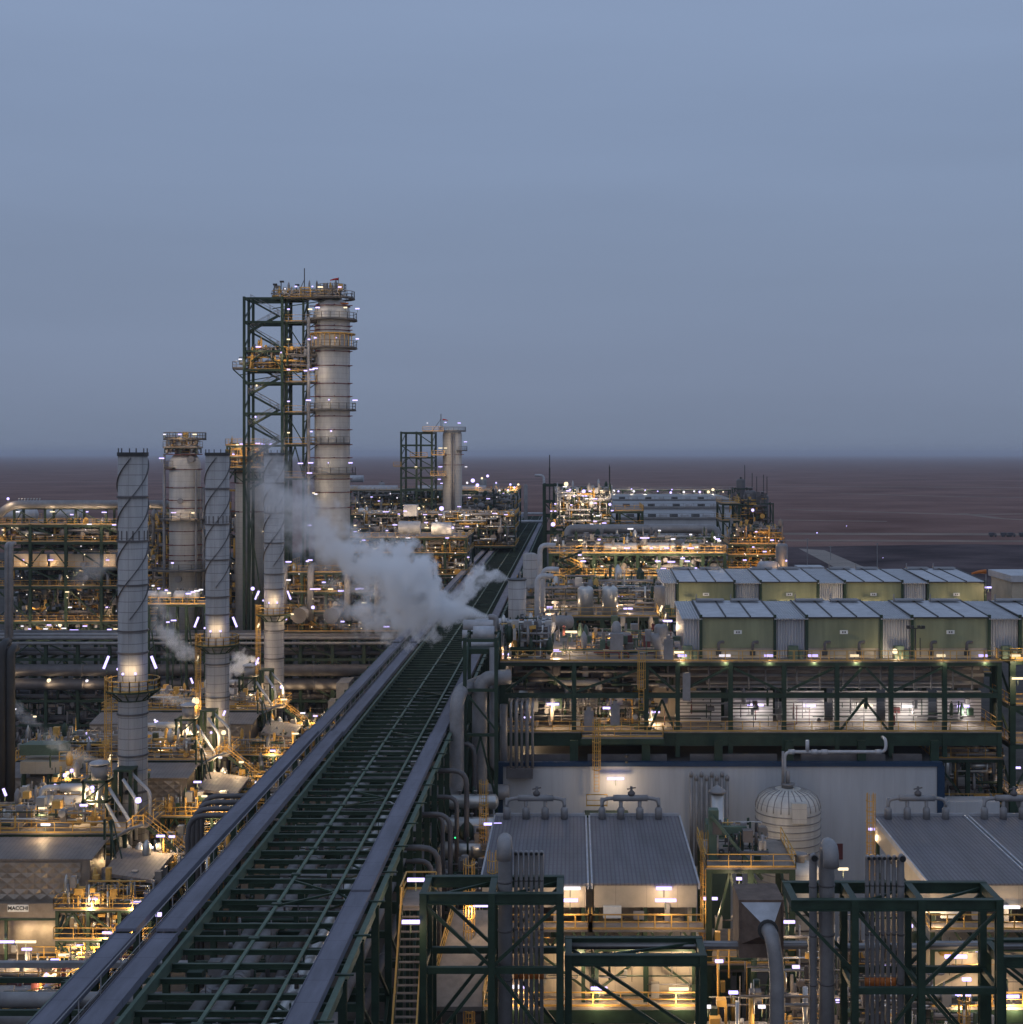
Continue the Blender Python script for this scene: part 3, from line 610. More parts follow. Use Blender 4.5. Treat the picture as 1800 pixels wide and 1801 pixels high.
# vent chimney
a = P(1262, 1440, 132); t = thing('vent_chimney', 'short grey vent chimney with a conical rain cap left of the tank', 'chimney', (a.x, a.y, 8))
b = MB(); b.lathe(a.x, a.y, [(.62, 0), (.62, 10.4)], 18, 0, 8); b.build('shaft', 'alu', t); b = MB(); b.lathe(a.x, a.y, [(.85, 10.6), (.8, 10.75), (.15, 11.2), (.02, 11.25)], 16, 0, 8); b.build('rain_cap', 'pipe', t)
b = MB(); b.box(a.x-1.1, a.y-1.1, 0, a.x+1.1, a.y+1.1, 15.9); b.build('base_box', 'green_light', t)
# domed tank
a = P(1386, 1385, 141); r = 3.2; zt = a.z; t = thing('domed_tank', 'large pale domed storage tank with ribbed top in front of white wall', 'tank', (a.x, a.y, 0))
b = MB(); b.lathe(a.x, a.y, [(r, 0), (r, zt-1.9), (r*.985, zt-1.5), (r*.9, zt-.85), (r*.7, zt-.35), (r*.4, zt-.08), (.5, zt)], 40); b.build('shell', 'vessel', t)
for k in range(15): b = MB(); b.ring(a.x, a.y, zt-2.3-k*.72, r*.995, r*1.022, .09, 36); b.build('hoop', 'pipe', t)
b = MB()
for k in range(26):
    an = 2*math.pi*k/26; pts = [(a.x+q*math.cos(an), a.y+q*math.sin(an), z) for q, z in ((r*1.005, zt-1.9), (r*.99, zt-1.48), (r*.9, zt-.83), (r*.7, zt-.33), (r*.4, zt-.06))]; b.tube(pts, .045, 4)
b.build('dome_rib', 'pipe', t)
b = MB(); b.box(a.x-.1, a.y-r-.25, zt-2.7, a.x+1.3, a.y-r+1.6, zt-.75); b.build('hatch_box', 'vessel', t)
b = MB(); b.lathe(a.x, a.y, [(.55, 0), (.55, .35), (.7, .35), (.7, .5)], 14, 0, zt-.05); b.pipe([(a.x-.5, a.y, zt), (a.x-.5, a.y, zt+3.6)], .14, 8); b.lathe(a.x, a.y, [(.2, .4), (.2, 1.6), (.02, 1.8)], 10, 0, zt); b.build('top_nozzle', 'pipe', t)
a = P(1408, 1515, 124); vvessel('slim pale domed vessel half hidden behind the risers in front of tank', a.x, a.y, 2, 1.75, a.z-2, 'vessel', rings=8)
lamps('around the domed tank', [(1483, 1528, 122), (1502, 1556, 118), (1536, 1458, 131), (1250, 1580, 118), (1387, 1621, 110), (1592, 1628, 108), (1318, 1500, 134, 't', .5), (1300, 1545, 115, 't', .6)], 118, 150, 1.15)
lamps('inside the cantilevered steel portal', [(1681, 1682)], 93, 110, 1.9, lab='bright white tube lamp')
for i, (x0, x1, y0, y1, z) in enumerate(((9.2, 20.5, 95, 109, 6.5), (20.6, 27.5, 96, 112, 4.0))):
    t = thing('machine_floor', f'{["left", "right"][i]} warm lit steel floor between the cooler banks', 'platform', ((x0+x1)/2, y0, 0))
    b = MB(); b.box(x0, y0, z-.2, x1, y1, z); b.build('deck', 'deck', t); b = MB(); b.rail([(x0, y0, z), (x1, y0, z)], 1.1, .08, 1.6); b.build('handrail', 'rail', t)
    for xx in (x0+.2, x1-.4): b = MB(); b.box(xx, y0+.3, 0, xx+.3, y0+.6, z-.2); b.build('post', 'green', t)
tangle('small_piping', 'pipes and small skids on the warm floor between the cooler banks', 9.5, 20, 98, 108, 6.5, 9.5, 60, 110, ('pipe', 'deck', 'rail', 'green', 'alu'), .05, .18)
lamps('added to light the steel floor between the cooler banks', [(1340, 1770, 101, 't', .6), (1245, 1770, 101, 't', .6), (1290, 1745, 104, 't', .8), (1265, 1690, 106, 't', .7), (1400, 1700, 104, 't', .7), (1480, 1760, 100, 't', .8)], 104, 70, .8)  # lamps added to give the floor its warm light
# right column tangle in front of coolers
tangle('small_piping', 'tangle of pipes at the foot of the cantilevered portal', 18, 29, 93, 104, 1, 12, 150, 10, r0=.05, r1=.2)
block('low_platform', 'low yellow railed platform at the lower right corner', 'platform', 22.5, 29, 94, 100, [5.0, 9.5], 2)
lamps('at the lower right platform', [(1700, 1722, 98), (1770, 1690, 98), (1560, 1700, 98)], 98, 70, .7)
# ================================================================== white building with blue trim
BY = 146.0; bx0 = (880-CX)*BY/F; bx1 = (1653-CX)*BY/F; bz = H-(1347-CY)*BY/F
t = thing('white_building', 'long white windowless building with dark blue roof trim', 'building', ((bx0+bx1)/2, BY, 0))
b = MB(); b.box(bx0, BY, 0, bx1, 178, bz); b.build('wall', 'wall', t)
b = MB(); b.box(bx0-.25, BY-.25, bz, bx1+.25, BY+.5, bz+.42); b.box(bx0-.25, BY-.2, 0, bx0+.3, BY+.3, bz); b.box(bx1-.3, BY-.2, 0, bx1+.45, BY+.3, bz); b.build('blue_trim', 'blue', t)
b = MB(); b.box(bx0+.3, BY+.5, bz, bx1-.2, 178, bz+.25); b.build('roof', 'dark', t)  # roof coloured dark to stand for the black shade under the deck
for x0, x1 in ((-5.5, 0.2), (1.4, 9.6), (12, 21), (23.5, 32.2), (33, 36)): b = MB(); b.box(x0, BY+1.2, bz+.25, x1, BY+1.6, bz+.95); b.build('gutter_strip', 'pipe_dark', t)
b = MB(); b.box(37.8, BY+1, 0, 44, 149.5, 14); tag(b.build('white_annex', 'wall'), 'small white annex wall right of the white building', 'building')
b = MB(); p = P(1465, 1497, BY); b.box(p.x+.1, BY-.12, p.z-.8, p.x+1.0, BY, p.z+.8); tag(b.build('wall_hatch', 'maroon'), 'small dark square hatch on the white building right of tank', 'hatch')
b = MB(); p = P(1102, 1315, BY); b.lathe(p.x, BY-.25, [(.2, 0), (.2, .35)], 8, 0, p.z-.9); b.lathe(p.x, BY-.25, [(.15, 0), (.15, .3)], 8, 0, p.z-1.5); tag(b.build('siren', 'dark'), 'small dark siren beside the bright wall light', 'siren')
lamps('on the white building wall', [(1083, 1369)], BY-.9, 170, 1.7, lab='bright white floodlight')
b = MB(); b.rail([P(1032, 1418, BY-2), P(1068, 1418, BY-2)], 1.2, .08); b.box(1.1, BY-2.2, 13.2, 5.5, BY, 13.4, 1); tag(b.build('roof_walkway', ['rail', 'green']), 'short orange railed walkway on the white wall behind the coolers', 'walkway')
for i in range(5):
    p = P(899+9.5*i, 1238, BY-1.1); b = MB(); b.pipe([(p.x, BY+1.8, p.z), (p.x, p.y, p.z), (p.x, p.y, p.z-6.6)], .19 if i % 2 else .14, 8)
    tag(b.build('riser_pipe', 'pipe'), f'{ordinal(i, 5)}grey riser of the five dropping onto the left end of white wall', 'pipe', 'five grey risers at the left end of white wall')
b = MB(); b.box(-6.9, BY-1.6, 17.0, -4.2, BY, 18.0); tag(b.build('riser_box', 'pipe_dark'), 'dark metal box at the foot of the five grey risers', 'box')
for i in range(8):
    p = P(1216+9*i, 1366+(i % 2)*6, BY-1); b = MB(); b.tube([(p.x, p.y, p.z), (p.x, p.y, 8)], .17, 8); b.lathe(p.x, p.y, [(.22, 0), (.2, .4), (.02, .6)], 8, 0, p.z)
    tag(b.build('slim_vent_pipe', 'pipe'), f'{ordinal(i, 8)}pale vent pipe standing against the white wall left of tank', 'pipe', 'pale vent pipes against the white wall')
# level pipe that crosses the building
b = MB(); p = P(1380, 1395, BY-1.5); q = P(1380, 1322, BY-1.5); e = P(1558, 1322, BY-1.5); b.pipe([p, q, e, e+Vector((0, 0, 1.2)), e+Vector((0, 1.5, 1.2))], .17, 10, 0, .7)
for px in (1392, 1432, 1450, 1545): c = P(px, 1322, BY-1.5); b.tube([c+Vector((-.3, 0, 0)), c+Vector((.3, 0, 0))], .25, 10)
c = P(1420, 1322, BY-1.5); b.tube([c, c+Vector((0, 0, 1.2))], .2, 8)
tag(b.build('level_pipe', 'hood'), 'pale pipe elbowing along the top of the white building', 'pipe')
# ================================================================== main cooler structure
MY = 148.6; colx = [(p-CX)*MY/F for p in (885, 1010, 1137, 1192, 1285, 1379, 1472, 1567, 1661, 1757)]
ZD, ZM = 28.35, 21.0
block('cooler_structure', 'long green steel structure carrying the front row of olive coolers', 'steel structure', colx[0], colx[-1], MY, 166, [ZM, ZD], 9, 3, col=.46, z0=bz+.4, xs=colx, brace=False)
b = MB()
for i in range(9):
    xa, xb = colx[i], colx[i+1]
    if i in (0, 6): m_ = (xa+xb)/2; b.bar((xa+.3, MY-.1, 25.2), (m_-.2, MY-.1, ZD-.7), .24); b.bar((xb-.3, MY-.1, 25.2), (m_+.2, MY-.1, ZD-.7), .24)
    elif i % 2: b.bar((xa+.3, MY-.1, 25.2), (xb-.3, MY-.1, ZD-.7), .24)
    else: b.bar((xa+.3, MY-.1, ZD-.7), (xb-.3, MY-.1, 25.2), .24)
    if i in (2, 6): b.bar((xa+.3, MY-.1, ZM+.1), ((xa+xb)/2, MY-.1, 24.3), .24); b.bar((xb-.3, MY-.1, ZM+.1), ((xa+xb)/2, MY-.1, 24.3), .24)
b.box(colx[0], MY-.2, 24.5, colx[-1], MY+.2, 25.0); b.box(colx[0], MY-.15, ZM-1.5, colx[-1], MY+.3, ZM-.5)
tag(b.build('truss_frame', 'green'), 'green truss bracing on the face of the front cooler structure', 'truss')
for i, px in enumerate((1010, 1137, 1265, 1390, 1518, 1647)):
    x = (px-CX)*BY/F; b = MB(); b.box(x-.42, BY+.6, bz+.3, x+.42, BY+1.1, ZM-.6); tag(b.build('short_column', 'green'), f'{ordinal(i, 6)}short thick green column between the white roof and the cooler deck', 'column', 'short columns on the white building roof')
# right-hand end tower of the structure
te = block('stair_tower', 'green stair tower with yellow rails at the far right edge', 'stair tower', 46.2, 52, 150, 156, [14, 19.5, 23.6, 28.4], 1, 2, col=.6)
block('lower_structure', 'dim green structure right of the white building', 'steel structure', 38.6, 45.5, 152, 166, [6, 12.6, 17.5], 2)
tangle('small_piping', 'dim warm lit pipework right of the white building', 38.5, 46, 152, 162, 4, 18, 90, 12, r0=.08, r1=.3)
lamps('on the right stair tower', [(1790, 1193, 149), (1738, 1033, 190), (1790, 1240, 153), (1785, 1350, 153)], 150, 90, 1.4)
# walls behind the trusses
for i in range(2, 9):
    xa, xb = colx[i]+.5, colx[i+1]-.5
    if i == 2: continue
    b = MB(); b.box(xa, 153.4, ZM, xb, 153.8, 24.4); o = b.build('louvre_panel', 'louvre'); tag(o, f'{ordinal(i-3, 6)}white slatted louvre panel lit behind the green columns', 'louvre panel', 'white slatted panels behind the columns')
b = MB(); b.box(colx[3], 154.2, 24.6, colx[-1], 154.6, ZD-.9); tag(b.build('back_wall', 'pipe_dark'), 'dim panelled wall behind the upper pipes of the cooler structure', 'wall')
for i, (z, r, x0, x1) in enumerate([(27.2, .16, 12, 43), (26.5, .2, 8, 43.5), (25.7, .2, 14, 43), (25.3, .14, 9, 40), (26.9, .12, -6, 8)]):
    b = MB(); b.tube([(x0, 151, z), (x1, 151, z)], r, 8); tag(b.build('level_pipe', 'pipe'), f'{["topmost", "second", "third", "lowest", "short left"][i]} level grey pipe inside the upper bay of the cooler structure', 'pipe', 'level pipes in the upper bay')
q = random.Random(5)
for i in range(16):
    x = 12+i*2.0+q.uniform(-.5, .5); b = MB(); b.tube([(x, 150.3, 25.1), (x, 150.3, ZD-.8)], .1, 6); tag(b.build('hanger_pipe', 'pipe'), 'thin upright grey pipe in the upper bay of the cooler structure', 'pipe', 'thin upright pipes in the upper bay')
b = MB(); b.tube([(-7, 152.5, 26.6), (11.5, 152.5, 26.6)], .65, 14); tag(b.build('fat_pipe', 'pipe_dark'), 'fat dark grey pipe in the upper left bay of the cooler structure', 'pipe')
b = MB(); b.pipe([(-6, 151.3, 27.8), (-2.2, 151.3, 27.8), (-2.2, 151.3, 25.7), (2.6, 151.3, 25.7), (2.6, 151.3, 24.9)], .4, 10); tag(b.build('offset_pipe', 'pipe'), 'grey pipe with double bend in the upper left bay', 'pipe')
hvessel('long warm lit horizontal vessel on the lower deck of cooler structure', -1.5, 155, 23.4, .95, 8.5)
hvessel('short warm lit horizontal vessel right of the long one on lower deck', 6.0, 155, 23.2, .8, 4.5)
b = MB(); b.box(8, 157, ZM, 13.5, 157.5, 24.4); b.box(-7, 158.5, ZM, 8, 159, 24.4); tag(b.build('beige_screen', 'beige'), 'beige screen wall behind the lower left deck', 'wall')
tangle('small_piping', 'tangle of small pipes and valves on the lower left deck', -7, 8.5, 150, 157, ZM, 24, 130, 14, r0=.05, r1=.15)
tangle('small_piping', 'dark tangle of pipes in the upper left bay', -7, 10, 151, 158, 24.8, 28, 110, 15, ('pipe_dark', 'pipe', 'green', 'dark'), .06, .3)
tangle('small_piping', 'small valves and pipes along the louvre panels', 9, 43, 150.5, 153, ZM, 23.6, 45, 16, ('pipe', 'pipe_dark', 'green', 'maroon'), .05, .12)
t_ = cage_ladder('orange caged ladder in the upper left bay of cooler structure', 7.0, 148.0, 23.3, 28.2)
t_ = cage_ladder('orange caged ladder hanging over the left part of white wall', 2.3, 145.3, 15.5, 22.0)
bal = thing('jutting_balcony', 'jutting orange railed balcony on the cooler structure above white wall', 'balcony', (5, 146.4, ZM-.9)); b = MB(); b.box(.8, 146.4, ZM-.35, 9.2, 148.3, ZM-.2, 0); b.build('deck', 'deck', bal); b = MB(); b.rail([(.8, 148, ZM-.2), (.8, 146.5, ZM-.2), (9.2, 146.5, ZM-.2), (9.2, 148, ZM-.2)], 1.1, .07, 1.5); b.build('handrail', 'rail', bal); b = MB(); b.box(.7, 146.3, ZM-.9, 9.3, 146.6, ZM-.35); b.build('edge_beam', 'green', bal)
for i, (px, py) in enumerate(((1036, 1265), (1176, 1140), (1082, 1255))):
    p = P(px, py, 148.3); b = MB(); b.box(p.x-.5, p.y, p.z-1.2, p.x+.5, p.y+.3, p.z+.9); b.box(p.x-.2, p.y, p.z+.9, p.x+.2, p.y+.2, p.z+1.3); tag(b.build('grey_cabinet', 'pipe'), f'{["lower left", "upper", "middle lower"][i]} small grey cabinet on the railing of the cooler structure', 'cabinet')
b = MB(); b.box(11.3, 147.9, 24.3, 12.1, 148.2, 27.2); tag(b.build('cable_cabinet', 'pipe'), 'tall narrow grey cable cover on the cooler structure', 'cabinet')
lamps('inside the lit bays behind the green columns', [(1329, 1240), (1424, 1241), (1523, 1241), (1600, 1242), (1694, 1242)], 152.6, 130, 1.7, col=(1, .9, .82), group='tube lamps above the louvre panels')
lamps('on the lower left deck of the cooler structure', [(973, 1238, 150), (1073, 1245, 149.5), (1150, 1252, 153), (930, 1262, 156)], 150, 230, 1.5)
# coolers
def cooler(px0, px1, Yf, Yb, zb, zt, label, i):
    x0 = (px0-CX)*Yf/F; x1 = (px1-CX)*Yf/F; t = thing('cooler_housing', label, 'cooler', ((x0+x1)/2, Yf, zb))
    b = MB(); b.box(x0+.12, Yf+.1, zb+1.05, x1-.12, Yb-.1, zt); b.build('side_panel', 'panel', t)
    b = MB(); b.box(x0+.15, Yf+.25, zb, x1-.15, Yb-.3, zb+1.05); b.build('base_skirt', 'beige', t)
    b = MB()
    for x in (x0, x1): b = MB(); b.box(x-.15, Yf-.1, zb, x+.15, Yf+.15, zt+.35); b.build('corner_post', 'green', t)
    W = (x1-x0)/3
    for k in range(3):
        b = MB(); xa, xb = x0+W*k+.06, x0+W*(k+1)-.06; dz = .55
        b.v += [(xa, Yf-.1, zt+.03), (xb, Yf-.1, zt+.03), (xb, Yb, zt+.03+dz), (xa, Yb, zt+.03+dz), (xa, Yf-.1, zt+.13), (xb, Yf-.1, zt+.13), (xb, Yb, zt+.13+dz), (xa, Yb, zt+.13+dz)]
        for f in ((0,3,2,1),(4,5,6,7),(0,1,5,4),(1,2,6,5),(2,3,7,6),(3,0,4,7)): b.face(f)
        b.build('hood_sheet', 'hood', t)
    b = MB()
    for k in range(4): x = x0+W*k; b.bar((x, Yf-.1, zt+.16), (x, Yb, zt+.72), .14, .12)
    b.box(x0, Yf-.16, zt-.02, x1, Yf-.08, zt+.12)
    b.build('hood_frame', 'dark', t)
    for e in (0.05, .55): b = MB(); b.box(x0+(x1-x0)*e, Yb-1.6, zt+.8, x0+(x1-x0)*(e+.4), Yb-.3, zt+.95); b.bar((x0+(x1-x0)*e, Yb-1, zt+.6), (x0+(x1-x0)*e, Yb-1, zt+1.5), .12); b.build('top_hatch', 'pipe', t)
    for e in (.27, .73):
        b = MB(); x = x0+(x1-x0)*e; b.pipe([(x-.3, Yf-.45, zb+.5), (x-.3, Yf-.45, zb+1.75), (x+.3, Yf-.3, zb+1.75)], .17, 8); vv = b.build('valve', 'pipe_dark', t); b = MB(); b.lathe(x-.3, Yf-.45, [(.28, 0), (.3, .5)], 8, 0, zb+.3); b.build('valve_body', 'dark', vv)
    b = MB(); x = (x0+x1)/2; b.box(x-.42, Yf+.04, zb+2.55, x+.42, Yf+.1, zb+2.95); b.box(x-.2, Yf+.02, zb+2.65, x-.05, Yf+.04, zb+2.85, 1); b.box(x+.05, Yf+.02, zb+2.65, x+.2, Yf+.04, zb+2.85, 1); b.build('number_plate', ['white', 'pipe_dark'], t)
    return t
def shed(px0, px1, Yf, Yb, zb, zt, label):
    x0 = (px0-CX)*Yf/F; x1 = (px1-CX)*Yf/F; t = thing('corrugated_shed', label, 'shed', ((x0+x1)/2, Yf, zb))
    b = MB(); b.box(x0+.05, Yf+.25, zb, x1-.05, Yb-.2, zt-.15); b.build('wall', 'corr', t)
    b = MB(); b.v += [(x0-.2, Yf-.2, zt-.15), (x1+.2, Yf-.2, zt-.15), (x1+.2, Yb, zt+.5), (x0-.2, Yb, zt+.5), (x0-.2, Yf-.2, zt-.03), (x1+.2, Yf-.2, zt-.03), (x1+.2, Yb, zt+.62), (x0-.2, Yb, zt+.62)]
    for f in ((0,3,2,1),(4,5,6,7),(0,1,5,4),(1,2,6,5),(2,3,7,6),(3,0,4,7)): b.face(f)
    b.build('roof', 'corr', t)
    b = MB(); b.box(x1-1.9, Yf-.5, zb, x1-.9, Yf+.1, zb+1.35); b.box(x1-.8, Yf-.4, zb, x1-.35, Yf+.1, zb+.9); b.build('switch_cabinet', 'green_light', t)
c1 = [(1233, 1363), (1419, 1550), (1604, 1740), (1794, 1930)]; s1 = [(1202, 1232), (1365, 1418), (1552, 1603), (1742, 1792)]
c2 = [(1192, 1292), (1338, 1439), (1486, 1587), (1632, 1733)]; s2 = [(1167, 1190), (1294, 1336), (1441, 1484), (1589, 1630)]
CT = H-(1088-CY)*150/F
for i, (a, c) in enumerate(c1): cooler(a, c, 150.6, 162, ZD, CT, f'{["leftmost", "second from left", "third from left", "rightmost"][i]} olive green cooler housing of the front row', i)
for i, (a, c) in enumerate(s1): shed(a, c, 150.6, 162, ZD, CT, f'{["narrow leftmost", "second from left", "third from left", "rightmost"][i]} white corrugated shed between front row coolers')
for i, (a, c) in enumerate(c2): cooler(a, c, 191, 206, ZD, CT+.1, f'{["leftmost", "second from left", "third from left", "rightmost"][i]} olive green cooler housing of the back row', i)
for i, (a, c) in enumerate(s2): shed(a, c, 191, 206, ZD, CT+.1, f'{["narrow leftmost", "second from left", "third from left", "rightmost"][i]} white corrugated shed between back row coolers')
block('cooler_structure', 'green steel structure carrying the back row of olive coolers', 'steel structure', (1160-CX)*189/F, (1745-CX)*189/F, 189, 208, [ZM, ZD], 7, 2, col=.55, z0=0)
b = MB(); b.rail([(11.5, MY-.3, ZD), (47, MY-.3, ZD)], 1.1, .07, 1.4); tag(b.build('deck_railing', 'rail'), 'long yellow railing in front of the first row of coolers', 'railing')
lamps('low at the foot of the front coolers', [(x, 1153) for x in (1200, 1275, 1352, 1430, 1503, 1655, 1729, 1786)]+[(1574, 1145, 149.8, 'd', .8)], 149.3, 130, 1.2, col=(1, .78, .5), group='lamps at the foot of front coolers')
lamps('low at the foot of the back coolers', [(x, 1060) for x in (1215, 1390, 1457, 1535, 1680)], 189.7, 130, 1.0, col=(1, .75, .45), group='lamps at the foot of back coolers')
# lamp mast with cameras on the deck
b = MB(); p = P(1610, 1105, 149.2); b.bar((p.x, p.y, ZD), p, .12); b.bar(p+Vector((-.9, 0, 0)), p+Vector((.9, 0, 0)), .1)
for k in (-.8, -.35, .35, .8): b.box(p.x+k-.15, p.y-.3, p.z, p.x+k+.15, p.y+.1, p.z+.3)
b.bar((p.x-.5, p.y, p.z-3.5), (p.x-.5, p.y, p.z-1.5), .08); b.bar((p.x+.5, p.y, p.z-3), (p.x+.5, p.y, p.z-1), .08); tag(b.build('antenna_mast', 'dark'), 'thin dark mast with camera heads before the third front cooler', 'mast')
def windsock(px, py, Y, L, label, m='red', dirn=-1, pole=3.0):
    p = P(px, py, Y); t = thing('windsock', label, 'windsock', (p.x, p.y, p.z-pole)); b = MB(); b.tube([(p.x, p.y, p.z-pole), (p.x, p.y, p.z+.3)], .06, 6); b.build('pole', 'pipe', t)
    b = MB(); b.tube([p, p+Vector((dirn*L*.5, 0, -L*.03)), p+Vector((dirn*L, 0, -L*.14))], [L*.16, L*.11, L*.05], 10); b.build('sock', m, t)
windsock(1734, 1005, 186, 1.9, 'faded orange windsock at the right end of back coolers', 'orange')
windsock(596, 491, 250, 1.5, 'small red windsock on top of the tall column')
windsock(779, 738, 420, 1.6, 'small red windsock on top of the farther column', dirn=1)
# ---- left part of the upper deck
block('upper_deck_structure', 'green structure behind the upper left deck with white bullet vessels', 'steel structure', (915-CX)*176/F, (1155-CX)*176/F, 176, 206, [22.5, 29.9], 5, 2, col=.5)
b = MB(); b.box(-7.4, 166, ZD-.12, 12, 173, ZD-.01); tag(b.build('deck_extension', 'deck'), 'bare steel deck floor behind the left railing of cooler structure', 'deck')
for i, px in enumerate((1030, 1073)):
    p = P(px, 1033, 177.4); vvessel(f'{["left", "right"][i]} pale bullet shaped vessel on the upper deck', p.x, p.y, 29.9, 1.0, p.z-29.9+.2, 'alu')
for i, (px, yb, r, h) in enumerate(((1163, 151, .75, 3.6), (1160, 181, .7, 3.4))):
    vvessel(f'{["nearer", "farther"][i]} narrow grey vertical exchanger left of the corrugated shed', (px-CX)*yb/F, yb, ZD if i == 0 else 29.9, r, h, 'pipe')
b = MB(); x = (1160-CX)*150.5/F; b.pipe([(x-.5, 150.5, ZD+2.6), (x-.2, 150.5, ZD+1.5), (x+.3, 150.5, ZD+.9), (x+.3, 150.5, ZD)], .55, 12); tag(b.build('offset_duct', 'pipe'), 'short bent grey duct standing left of the corrugated shed', 'duct')
p = P(1085, 1140, 150.5); b = MB(); b.box(p.x-.7, p.y, ZD, p.x+.7, p.y+1.2, ZD+2.6); b.lathe(p.x, p.y+1.4, [(.55, 0), (.55, 3.2), (.3, 3.7), (.02, 3.8)], 12, 0, ZD); tag(b.build('filter_unit', 'pipe'), 'blue grey filter unit on the upper left deck', 'filter')
hvessel('horizontal grey vessel at the left of the upper deck', (975-CX)*168/F, 170, 29.9, .8, 4.0, m='pipe')
hvessel('large pale duct vessel beside the steam vent', (905-CX)*160/F, 160, 30.6, .9, 8.5, m='hood')
for i, (z, y) in enumerate(((31.5, 154), (30.6, 153), (29.6, 152.2))):
    b = MB(); b.tube([(-12, y, z), (-4.6, y, z)], .55-.1*i, 12); b.tube([(-5.9-.5*i, y, z), (-5.4-.5*i, y, z)], .57-.1*i, 12, 1); tag(b.build('header_pipe', ['hood', 'orange']), f'{["top", "middle", "bottom"][i]} fat pale header pipe with orange band beside the steam vent', 'pipe')
tag(writing('5', 1.1, 'painted_digit', 'black', (-5.6, 152.55, 32.05), (math.radians(65), 0, 0)), 'black painted numeral on the fat header pipe by the steam vent', 'marking')
tangle('small_piping', 'tangle of pipes and valves at the left end of upper deck', -8, -2.5, 149.5, 158, ZD, ZD+3.6, 150, 17, ('pipe', 'alu', 'green', 'rail', 'pipe_dark'), .06, .22)
tangle('small_piping', 'scattered small equipment on the upper left deck', -2, 11, 150, 166, ZD, ZD+1.8, 90, 18, ('pipe', 'deck', 'green_light', 'rail', 'maroon'), .05, .15)
tangle('small_piping', 'dark pipework under the bullet vessel deck', -8, 12, 177, 190, 24, 29.2, 170, 19, ('pipe', 'pipe_dark', 'green', 'maroon', 'rail'), .08, .3)
tangle('small_piping', 'small pipes around the pale bullet vessels', -8, 11, 182, 202, 29.9, 33.0, 190, 20, ('pipe', 'alu', 'green', 'rail', 'deck'), .06, .22)
for i, (x, y) in enumerate(((.3, 157), (6.5, 160))):
    b = MB(); b.rail([(x, y, ZD), (x+2, y, ZD), (x+2, y+2, ZD), (x, y+2, ZD), (x, y, ZD)], 1.3, .09, 1.0); tag(b.build('hatch_guard', 'rail'), f'{["left", "right"][i]} square yellow hatch guard standing on the upper left deck', 'railing')
lamps('on the upper left deck of the cooler structure', [(1005, 1111, 158), (1079, 1116, 162), (898, 1132, 152), (1174, 1092, 164)], 158, 260, 1.3)
lamps('low on the upper left deck near the rail', [(978, 1144, 151), (1195, 1147, 150), (893, 1150, 152)], 151, 160, 1.1)
lamps('around the pale bullet vessels', [(967, 1068, 179), (1030, 1070, 179.5), (1105, 1070, 180), (1163, 1070, 178, 'a'), (1000, 1047, 190), (1092, 1049, 190), (1149, 1047, 195), (1143, 1030, 195), (1160, 1059, 195)], 180, 170, 1.2)
# steam vent stack and left end pipes
p = P(910, 1020, 158); t = thing('vent_drum', 'upright grey drum venting steam beside the long rack', 'vent', (p.x, p.y, 28))
b = MB(); b.lathe(p.x, p.y, [(.98, 28.4), (.98, 32.0), (1.0, p.z)], 20, 0, 0); b.build('shell', 'clad', t); b = MB(); b.ring(p.x, p.y, p.z, .7, 1.06, .12, 20); b.build('rim', 'dark', t)
b = MB(); b.box(p.x-1, p.y-1, 0, p.x-.7, p.y-.7, 29); b.box(p.x+.7, p.y-1, 0, p.x+1, p.y-.7, 29); b.build('leg', 'green', t)
p = P(933, 975, 185); t = thing('vent_drum', 'taller grey drum behind the steaming one beside the rack', 'vent', (p.x, p.y, 24))
b = MB(); b.lathe(p.x, p.y, [(.95, 24), (.95, p.z), (.5, p.z+.2)], 18); b.build('shell', 'clad', t)
for i, (px, py) in enumerate(((950, 958), (955, 1000), (945, 1012))):
    b = MB(); p = P(px, py, 180-i*3); b.pipe([p+Vector((2, 0, -.1)), p, p-Vector((0, 0, 9))], .32, 8, 0, 1.1); tag(b.build('gooseneck_pipe', 'hood'), f'{["top", "middle", "lowest"][i]} pale gooseneck pipe behind the steaming drum', 'pipe')
p = P(868, 1085, 151.5); b = MB(); b.pipe([(p.x+.3, p.y, 22), (p.x+.3, p.y, p.z), (p.x-.5, p.y, p.z)], .3, 8); tag(b.build('steam_nozzle', 'pipe'), 'small grey nozzle blowing the large steam plume', 'pipe')
t = block('pipe_support_tower', 'narrow green frame between the long rack and the cooler structure', 'steel frame', (818-CX)*143/F, (873-CX)*143/F, 143, 149, [15, 22, 26.5, 31.5], 1, 2, col=.36, rails=False, deck=False)
b = MB(); b.pipe([(-6.5, 145.2, 27.2), (-9.6, 144.6, 27.2), (-9.6, 144.6, 15.6), (-6.6, 144.6, 15.6)], .78, 16, 0, 2.0); tag(b.build('fat_pipe', 'pipe'), 'fat grey pipe bending down left of the cooler structure', 'pipe')
b = MB(); b.pipe([(-8.5, 152, 26.2), (-11.7, 142, 26.2), (-11.7, 142, 16.0), (-14.0, 142, 16.0)], .72, 16, 0, 2.0); tag(b.build('fat_pipe', 'pipe'), 'fat grey pipe dropping beside the long rack edge', 'pipe')
b = MB(); b.pipe([(-8.3, 146.5, 30), (-8.3, 146.5, 17.5), (-6.5, 146.5, 17.5)], .42, 12); b.pipe([(-7.3, 147.5, 24), (-7.3, 147.5, 14)], .4, 10); tag(b.build('twin_pipe', 'pipe'), 'pair of upright grey pipes at the left end of cooler structure', 'pipe')
for i in range(3):
    hvessel(f'{["nearest", "middle", "farthest"][i]} bright short vessel in the dark gap beside the rack', -10, 131+i*5, 13.5+i*1.0, .75, 4.4, m='alu')
